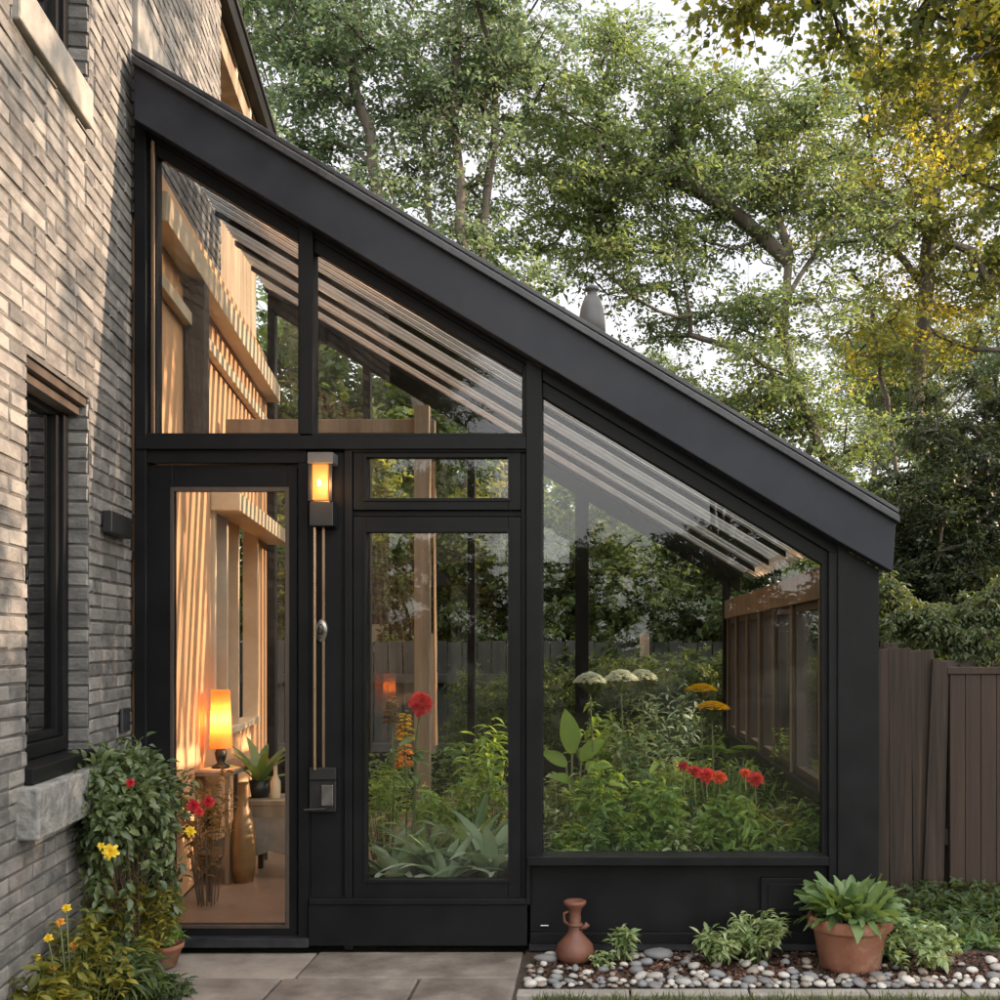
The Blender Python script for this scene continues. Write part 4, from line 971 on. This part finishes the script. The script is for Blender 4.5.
# small plants of the bed
bg_ = 'small plants in the gravel bed'
plant('gravel_plant', 'small upright grey green plant right of the clay vase', (X(622, 4.78), 4.80, 0), .17, .055, 9, 16, (.05, .014), 'Lvar', 'stem', 101, low=.1, group=bg_)
plant('gravel_plant', 'short dusty sprig between the vase and the upright plant', (X(603, 4.7), 4.72, 0), .07, .07, 10, 12, (.025, .014), 'Lvar', 'stem', 102, low=.1, group=bg_)
plant('gravel_plant', 'low bushy plant with whitish leaves in the middle of the gravel bed', (X(715, 4.76), 4.78, 0), .16, .12, 26, 14, (.05, .018), 'Lvar', 'stem', 103, low=.15, group=bg_)
plant('gravel_plant', 'taller bushy plant with fine pale tips left of the terracotta pot', (X(758, 4.8), 4.82, 0), .25, .14, 32, 18, (.045, .014), 'Lvar', 'stem', 104, low=.1, group=bg_)
# terracotta pot
px_, py_ = X(850, 4.74), 4.74
tp = empty('terracotta_pot', (px_, py_, -.002), 'large terracotta flower pot at the right corner of the glasshouse', 'plant pot')
MB().lathe([(.001, 0), (.122, 0), (.128, .006), (.158, .170), (.160, .172), (.176, .174), (.181, .182), (.181, .220), (.174, .228), (.160, .226), (.156, .205), (.001, .20)], 48).build('body', M['terracotta'], tp, smooth=True)
MB().lathe([(.001, .206), (.155, .208)], 32).build('potting_soil', M['soil'], tp)
pp = empty('primrose_plant', (px_, py_, .205), 'full light green leafy plant in the large terracotta pot', 'plant')
gp = np.random.default_rng(111); n = 210
az = gp.random(n)*6.283; el = .30+1.15*gp.random(n)**.8; rr_ = .02+.10*gp.random(n)
Dr = nrm(np.stack([np.cos(az)*np.cos(el), np.sin(az)*np.cos(el), np.sin(el)], 1)+gp.normal(0, .18, (n, 3)))
V, Fq = blades(np.stack([np.cos(az)*rr_, np.sin(az)*rr_, gp.random(n)*.02], 1), Dr, nrm(np.stack([-np.cos(az)*np.sin(el), -np.sin(az)*np.sin(el), np.cos(el)], 1)+gp.normal(0, .35, (n, 3))), .085+.115*gp.random(n)**1.1, .034+.026*gp.random(n), gp.uniform(.1, 1.2, n), .22, 8, 'spoon', .10, gp)
npmesh('foliage', V, Fq, M['Lpot'], pp, True)
plant('trailing_plant', 'low variegated plant trailing right of the terracotta pot', (X(918, 4.72), 4.76, 0), .19, .19, 44, 20, (.040, .022), 'Lvar', 'stem', 113, low=.05, base_r=.6)
plant('trailing_plant', 'taller green plant between the pot and the variegated one', (X(893, 4.9), 4.95, 0), .26, .13, 26, 18, (.045, .024), 'Lgar2', 'stem', 114, low=.1)
# side garden on the right: ground cover
def scatter_cover(name, x0, x1, y0, y1, n, L, W, lm, seed, z=0, h=.06, shape='leaf', up=.6):
    g_ = np.random.default_rng(seed); cl = g_.uniform(0, 1, (max(3, n//60), 2)); id_ = g_.integers(0, len(cl), n)
    xy = cl[id_]+g_.normal(0, .035, (n, 2)); B = np.stack([x0+(x1-x0)*xy[:, 0], y0+(y1-y0)*xy[:, 1], z+g_.random(n)*h], 1)
    ok = (xy[:, 0] > 0) & (xy[:, 0] < 1) & (xy[:, 1] > 0) & (xy[:, 1] < 1); B = B[ok]; n = len(B)
    Dr = nrm(np.stack([g_.normal(0, 1, n), g_.normal(0, 1, n), np.abs(g_.normal(up, .4, n))], 1))
    V, Fq = blades(B, Dr, nrm(np.array([0, 0, 1.])+g_.normal(0, .4, (n, 3))), L*(.6+.7*g_.random(n)), np.full(n, W), np.full(n, .7), .2, 2, shape)
    return tag(npmesh(name, V, Fq, M[lm]), kind='stuff')
scatter_cover('ground_cover', 1.25, 3.6, 5.1, 6.15, 9000, .05, .026, 'Lback', 200, -.02, .09)
scatter_cover('undergrowth', 1.22, 1.9, 5.0, 5.6, 1500, .05, .028, 'Lgar2', 201, -.02, .06)
sheet('path', [(1.2, 4.98), (4, 4.98), (4, 5.28), (1.2, 5.28)], -.012, M['slab'])
# grass strip in the very front
g3 = np.random.default_rng(3); n = 9000
B = np.stack([g3.uniform(-.25, 2.2, n), g3.uniform(4.0, 4.33, n), np.full(n, -.03)], 1)
V, Fq = blades(B, nrm(np.stack([g3.normal(0, .35, n), g3.normal(0, .35, n), np.ones(n)], 1)), nrm(np.stack([g3.normal(0, 1, n), g3.normal(0, 1, n), 0*B[:, 0]+.1], 1)), .035+.04*g3.random(n), np.full(n, .005), np.full(n, .6), .1, 3, 'strap')
tag(npmesh('grass', V, Fq, M['grass']), kind='stuff')

# ================================================================== FENCES
fe = empty('wooden_fence', (1.2, 6.2, 0), 'dark weathered board fence to the right of the glasshouse', 'fence'); fe.location = (0, 0, 0)
rf = random.Random(4); yf = 6.2
def board(x0, x1, zt, lean=0, dy=0, mat='fence', zb=-.03, name='board', par=fe, Y=yf):
    m = MB(); t = .02+rf.random()*.008
    m.prism([(x0, zb), (x1, zb), (x1+lean, zt+rf.uniform(-.012, .012)), (x0+lean, zt+rf.uniform(-.012, .012))], Y+dy, Y+dy+t)
    return m.build(name, M[mat], par, bevel=.003)
x = 1.10
while x < X(924, yf): board(x, x+.128, 1.36, rf.uniform(-.02, .02), rf.uniform(-.012, .012)); x += .134
board(X(921, yf), X(936, yf), 1.30, .055, -.035); board(X(933, yf), X(943, yf), 1.22, .03, -.012)
MB().box(X(886, yf), X(892, yf)+.05, yf+.05, yf+.13, -.03, 1.40).build('post', M['fence'], fe, bevel=.004)
MB().box(1.1, 5.5, yf+.04, yf+.075, .25, .34).box(1.1, 5.5, yf+.04, yf+.075, 1.0, 1.09).build('rail', M['darkwood'], fe, bevel=.003)
MB().box(1.1, 5.5, yf+.11, yf+.12, -.03, 1.30).build('backing_board', M['darkwood'], fe)
pn = MB(); x = X(949, yf)
while x < 4.6: pn.box(x, x+.085, yf-.02, yf+.015, -.0, 1.22+0.0*x); x += .0875
p_ = pn.build('panel', M['fencered'], fe, bevel=.003)
MB().box(X(946, yf), 4.6, yf-.03, yf+.02, 1.222, 1.262).build('cap_rail', M['fencered'], p_, bevel=.004)
# grey fence behind the glasshouse
gf = empty('grey_fence', (0, 11.2, 0), 'grey vertical board fence beyond the back of the glasshouse', 'fence'); gf.location = (0, 0, 0)
x = -5.0; 
while x < 3.2:
    if int((x+5)/.15) < 100:
        board(x, x+.14, 1.42, 0, rf.uniform(-.004, .004), 'greyfence', par=gf, Y=11.2)
    x += .15
MB().box(-5, 3.2, 11.15, 11.195, 1.0, 1.09).box(-5, 3.2, 11.15, 11.195, .3, .39).build('rail', M['greyfence'], gf, bevel=.003)
for q in (-3.9, -1.75, .4, 2.6): MB().box(q, q+.1, 11.10, 11.149, 0, 1.5).build('post', M['oak'], gf, bevel=.003)
# garden shed behind
sh = empty('garden_shed', (X(378, 12.4), 12.4, 0), 'brown timber shed behind the grey fence seen through the middle window', 'shed')
MB().box(-1.0, .75, 0, 1.5, -.02, 2.1).build('wall', M['darkwood'], sh)
MB().prism([(-1.1, 2.05), (.85, 2.05), (.85, 2.12), (-.1, 2.75), (-1.1, 2.12)], -.12, 1.6).build('roof', M['cap'], sh)
MB().box(-.33, .12, -.03, -.003, .9, 1.62).build('door', M['cream'], sh, bevel=.004)  # pale panel whose colour imitates a warm lit window

# ================================================================== TREES
def T(px, py, Y): return [X(px, Y), Y, Z(py, Y)]
def rel(tr, base): return [[p[0]-base[0], p[1]-base[1], p[2]] for p in tr]
def blob(px, py, Y, rx, ry, rz, w, base): c = T(px, py, Y); return ([c[0]-base[0], c[1]-base[1], c[2]], (rx, ry, rz), w)
# A: airy multi stemmed tree behind, left
b = (X(445, 13), 13)
trA = [rel([[b[0], b[1], 0], T(450, 520, 13), T(440, 330, 13), T(428, 200, 13), T(420, 60, 13)], b),
       rel([[b[0]+.1, b[1]+.1, 0], T(468, 480, 13), T(476, 300, 13.1), T(488, 180, 13.2), T(500, 60, 13.2)], b),
       rel([[b[0]-.1, b[1], 0], T(430, 480, 13), T(405, 320, 12.8), T(380, 200, 12.6), T(350, 60, 12.5)], b),
       rel([T(446, 420, 13), T(462, 260, 12.8), T(455, 120, 12.8), T(460, -40, 12.8)], b)]
blA = [blob(430, 30, 13, 1.7, 1.6, 1.3, 3, b), blob(320, 90, 12.6, 1.1, 1.2, 1.5, 2.4, b), blob(300, 10, 12.5, .9, 1, 1.2, 1.2, b), blob(440, 170, 13, 1.1, 1.3, 1.2, 1.6, b), blob(490, 60, 13.2, .55, 1, 1.0, 1.0, b), blob(480, 290, 13, 1.1, 1.2, .7, .8, b), blob(400, -110, 13, 1.3, 1.6, 1.0, 1.4, b), blob(300, 220, 12.6, .8, 1, .7, .7, b)]
wl = grow_tree(1, trA, blA, 260, 9, .62, 19, (.072, .040), .5, .0085)
tA = make_tree('airy_tree', 'airy grey green many stemmed tree behind the house end of the roof', (b[0], b[1], 0), wl, 'Lgrey')
# B: layered tree in the middle
b = (X(765, 15), 15)
trB = [rel([[b[0], b[1], 0], T(775, 560, 15), T(815, 430, 15), T(790, 385, 15), T(760, 375, 15)], b),
       rel([T(830, 470, 15), T(800, 400, 15), T(785, 330, 15), T(788, 250, 15), T(760, 150, 15)], b),
       rel([T(815, 430, 15), T(770, 370, 14.8), T(725, 345, 14.7), T(690, 335, 14.7)], b),
       rel([T(788, 260, 15), T(740, 215, 15), T(700, 190, 15), T(640, 170, 15)], b),
       rel([T(786, 300, 15), T(830, 230, 15.2), T(850, 150, 15.2)], b)]
blB = [blob(690, 135, 15, 1.4, 1.5, .85, 2.6, b), blob(600, 130, 14.5, 1.2, 1.3, 1.0, 2, b), blob(660, 210, 14.8, 1.6, 1.4, .7, 2.4, b), blob(790, 125, 15, 1.2, 1.4, .75, 2, b), blob(590, 230, 14.5, 1.0, 1.2, .8, 1.7, b), blob(690, 300, 14.8, 1.4, 1.3, .45, 1.6, b), blob(720, 385, 14.6, 1.1, 1.2, .5, 1.3, b), blob(820, 420, 15.2, 1.3, 1.2, .6, 1.2, b), blob(800, 210, 15.2, 1.4, 1.3, .8, 2.2, b), blob(800, 320, 15, 1.3, 1.2, .5, 1.0, b), blob(620, 40, 14.6, .5, .6, .5, .4, b), blob(555, 165, 14.5, .7, .9, .9, 1.1, b)]
wl = grow_tree(2, trB, blB, 310, 9, .66, 19, (.076, .042), .34, .0095)
tB = make_tree('spreading_tree', 'layered green tree with spreading branches behind the middle of the roof', (b[0], b[1], 0), wl, 'Lmid')
# C: golden backlit tree
b = (X(925, 17), 17)
trC = [rel([[b[0], b[1], 0], T(925, 520, 17), T(918, 380, 17), T(930, 260, 17), T(935, 150, 17), T(940, 20, 17)], b),
       rel([T(925, 290, 17), T(890, 240, 17), T(870, 190, 17)], b), rel([T(930, 330, 17), T(975, 350, 17), T(1020, 350, 17)], b), rel([T(905, 520, 17.3), T(885, 400, 17.3), T(870, 300, 17.4)], b)]
blC = [blob(920, 120, 17, 1.6, 1.5, 1.4, 2.4, b), blob(1000, 60, 17, 1.5, 1.5, 1.6, 2, b), blob(880, 230, 17, 1.2, 1.4, 1.1, 1.6, b), blob(970, 270, 17, 1.5, 1.4, .9, 1.7, b), blob(900, 340, 17, 1.3, 1.3, .8, .9, b), blob(890, 60, 17, 1.0, 1.3, 1.0, 1.2, b), blob(1060, 220, 17, 1.3, 1.4, 2, 1.6, b)]
wl = grow_tree(3, trC, blC, 230, 9, .7, 17, (.085, .05), .5, .011)
tC = make_tree('golden_tree', 'golden yellow backlit tree with a dark trunk at the right', (b[0], b[1], 0), wl, 'Lgold')
# D: near maple overhanging from the right
b = (5.2, 7.6)
trD = [[[0, 0, 0], [-.1, 0, 2.2], [-.3, -.2, 4.2], [-.4, -.3, 6.2], [-.3, -.2, 8]], rel([[4.9, 7.4, 4.2], T(1080, 90, 7), T(1000, 10, 6.8), T(900, -30, 6.6), T(760, -25, 6.6)], b), rel([[4.8, 7.3, 5.2], T(1100, -60, 7), T(980, -90, 7)], b)]
blD = [blob(965, 35, 6.8, .65, .7, .32, 1.7, b), blob(1070, 120, 7, .55, .7, .8, 1.3, b), blob(905, -5, 6.6, .55, .6, .30, 1.2, b), blob(740, -18, 6.6, .22, .35, .16, .35, b), blob(1150, -60, 7, 1.3, 1.2, .9, 1.6, b), blob(1000, -120, 7, 1.2, 1.2, .5, 1.2, b), ([0, -.4, 7.2], (1.6, 2.0, 1.2), 2.0), ([-.2, -2.6, 5.5], (1.2, 1.0, .8), 1.2), blob(985, 190, 7.2, .35, .5, .5, .6, b)]  # the low off-screen leaf blob is added to dapple sun on the brick
wl = grow_tree(4, trD, blD, 105, 8, .38, 15, (.056, .046), .55, .007, .25)
tD = make_tree('maple_tree', 'overhanging maple branch with yellow and dark leaves in the top right corner', (b[0], b[1], 0), wl, 'Lmaple')
# evergreen mass on the right above the fence
b = (X(985, 8.2), 8.2)
blE = [blob(985, 440, 8.2, .75, .7, .5, 2, b), blob(930, 520, 8.0, .50, .6, .40, 2, b), blob(1050, 480, 8.4, .8, .8, .8, 2, b), blob(970, 560, 8.0, .7, .6, .4, 1.6, b), blob(950, 600, 7.9, .6, .5, .3, 1.4, b), blob(905, 580, 7.8, .22, .4, .35, .7, b)]
wl = grow_tree(5, [[[0, 0, 0], [.05, 0, 1.4], [0, 0, 2.9]]], blE, 170, 9, .26, 30, (.045, .022), .6, .006)
make_tree('yew_tree', 'dark dense evergreen rising above the fence at the right edge', (b[0], b[1], 0), wl, 'Ldark')
b = (X(960, 6.6), 6.6)
blF = [blob(915, 615, 6.5, .22, .2, .09, 1.5, b), blob(960, 618, 6.5, .3, .2, .10, 2, b), blob(1010, 600, 6.5, .35, .25, .14, 2, b), blob(985, 640, 6.4, .25, .2, .05, 1, b), blob(895, 590, 6.6, .10, .15, .08, .5, b)]
wl = grow_tree(6, [[[.3, .2, 0], [.3, .2, 1.3], [.2, .1, 1.5]]], blF, 75, 8, .15, 20, (.040, .018), .4, .004, .5)
make_tree('drooping_shrub', 'soft green drooping shrub hanging over the top of the fence', (b[0], b[1], 0), wl, 'Lhang', 'shrub', trunk='stem', crown='foliage')
# shrubs behind the glasshouse
def bush(seed, px, Y, top, w, lm, label, leafsz=(.085, .045), nt=110):
    bb = (X(px, Y), Y); h = Z(top, Y)
    bl = [([0, 0, h*.62], (w, w*.8, h*.38), 3), ([-.4*w, 0, h*.35], (w*.8, w*.7, h*.3), 1.3), ([.4*w, 0, h*.35], (w*.8, w*.7, h*.3), 1.3)]
    return grow_tree(seed, [[[0, 0, 0], [0, 0, h*.3], [.1, 0, h*.6]]], bl, nt, 9, .45, 24, leafsz, .6, .008), (bb[0], bb[1], 0)
sg = 'shrubs and small trees beyond the glasshouse'
protoS = []
for i, (px, Y, top, w, lm, lab) in enumerate([
    (405, 12.6, 430, 1.5, 'Lgold', 'golden leaved small tree seen through the middle window'),
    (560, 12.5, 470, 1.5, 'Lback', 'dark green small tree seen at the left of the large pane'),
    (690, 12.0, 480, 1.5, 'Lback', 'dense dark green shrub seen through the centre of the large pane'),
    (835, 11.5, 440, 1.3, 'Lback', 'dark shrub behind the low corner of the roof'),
    (480, 13.6, 400, 1.4, 'Lmid', 'light green small tree behind the tie beam')]):
    wlb, loc = bush(20+i, px, Y, top, w, lm, lab)
    protoS.append(make_tree('small_tree', lab, loc, wlb, lm, 'tree', sg))
for (k, px, Y, s, rz, lab) in [(1, 330, 13.2, 1.0, 1.2, 'dark small tree behind the shed'), (2, 620, 13.8, 1.15, 2.0, 'dark green tree between the two shrubs beyond the large pane'), (1, 760, 13.6, 1.05, 3.0, 'dark green tree beyond the side wall posts'), (2, 900, 12.6, 1.0, 4.2, 'dark bushy tree beyond the right fence near the glasshouse corner'), (3, 980, 13.5, 1.2, .7, 'bushy tree beyond the right fence under the golden tree'), (2, 1040, 12, 1.1, 1.9, 'dense tree at the right edge beyond the fence'), (1, 470, 15.2, 1.1, 5.0, 'dark green tree far behind the middle window')]:
    c = copy_tree(protoS[k]); c.location = (X(px, Y), Y, 0); c.rotation_euler.z = rz; c.scale = (s, s, s*.93); c['label'] = lab
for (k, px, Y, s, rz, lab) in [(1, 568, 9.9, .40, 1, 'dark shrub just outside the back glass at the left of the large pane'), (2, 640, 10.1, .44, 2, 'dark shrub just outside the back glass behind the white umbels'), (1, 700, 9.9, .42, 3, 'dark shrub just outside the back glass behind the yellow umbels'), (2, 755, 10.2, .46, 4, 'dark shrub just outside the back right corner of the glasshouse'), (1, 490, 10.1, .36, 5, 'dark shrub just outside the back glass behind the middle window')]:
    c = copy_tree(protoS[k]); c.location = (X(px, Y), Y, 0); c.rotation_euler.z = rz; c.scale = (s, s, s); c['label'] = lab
# farther trees filling the distance
fg = 'distant trees beyond the garden'
for (k, px, Y, s, rz, lab) in [(1, 290, 14.2, 1.7, 2.6, 'tall dark tree seen through the upper left panes'), (4, 400, 15.5, 1.75, 3.3, 'tall green tree seen through the second upper pane')]:
    c = copy_tree(protoS[k]); c.location = (X(px, Y), Y, 0); c.rotation_euler.z = rz; c.scale = (s, s, s); c['label'] = lab
for (src, px, Y, s, rz, lab) in [(tB, 600, 27, .85, 2.2, 'distant tree behind the sky gap in the middle'), (tB, 880, 27, 1.05, 4.0, 'distant tree low behind the golden tree'), (tA, 1040, 26, 1.0, 5.0, 'distant tree at the right edge behind the golden one')]:
    c = copy_tree(src); c.location = (X(px, Y), Y, 0); c.rotation_euler.z = rz; c.scale = (s, s, s); c['label'] = lab; c['group'] = fg
# trees of the garden behind the viewer (seen only as reflections); right hand bushes added to shade the brick wall
for (src, x, y, s, rz, lab) in [(tB, -4, -16, 1.1, 1.0, 'garden tree reflected in the left hand panes'), (tA, 3, -17, 1.1, 2.0, 'garden tree reflected in the large pane'), (tB, 10, -14, 1.0, 4.0, 'garden tree standing to the right of the lawn'), (protoS[1], -3.5, -13, 1.2, 0, 'dark small tree reflected in the door'), (protoS[2], -.5, -14, 1.3, 1, 'dark bush reflected in the middle window'), (protoS[1], 2.5, -13, 1.3, 2, 'dark bush reflected in the large pane'), (protoS[2], 5.5, -13, 1.3, 3, 'dark bush at the right of the lawn'), (protoS[1], 6.2, 4.3, 1.35, 4, 'dark bush by the right boundary near the viewer'), (protoS[2], 6.6, 5.5, 1.4, 5, 'dark bush by the right boundary'), ]:
    c = copy_tree(src); c.location = (x, y, 0); c.rotation_euler.z = rz; c.scale = (s, s, s); c['label'] = lab; c['group'] = 'trees of the near garden'
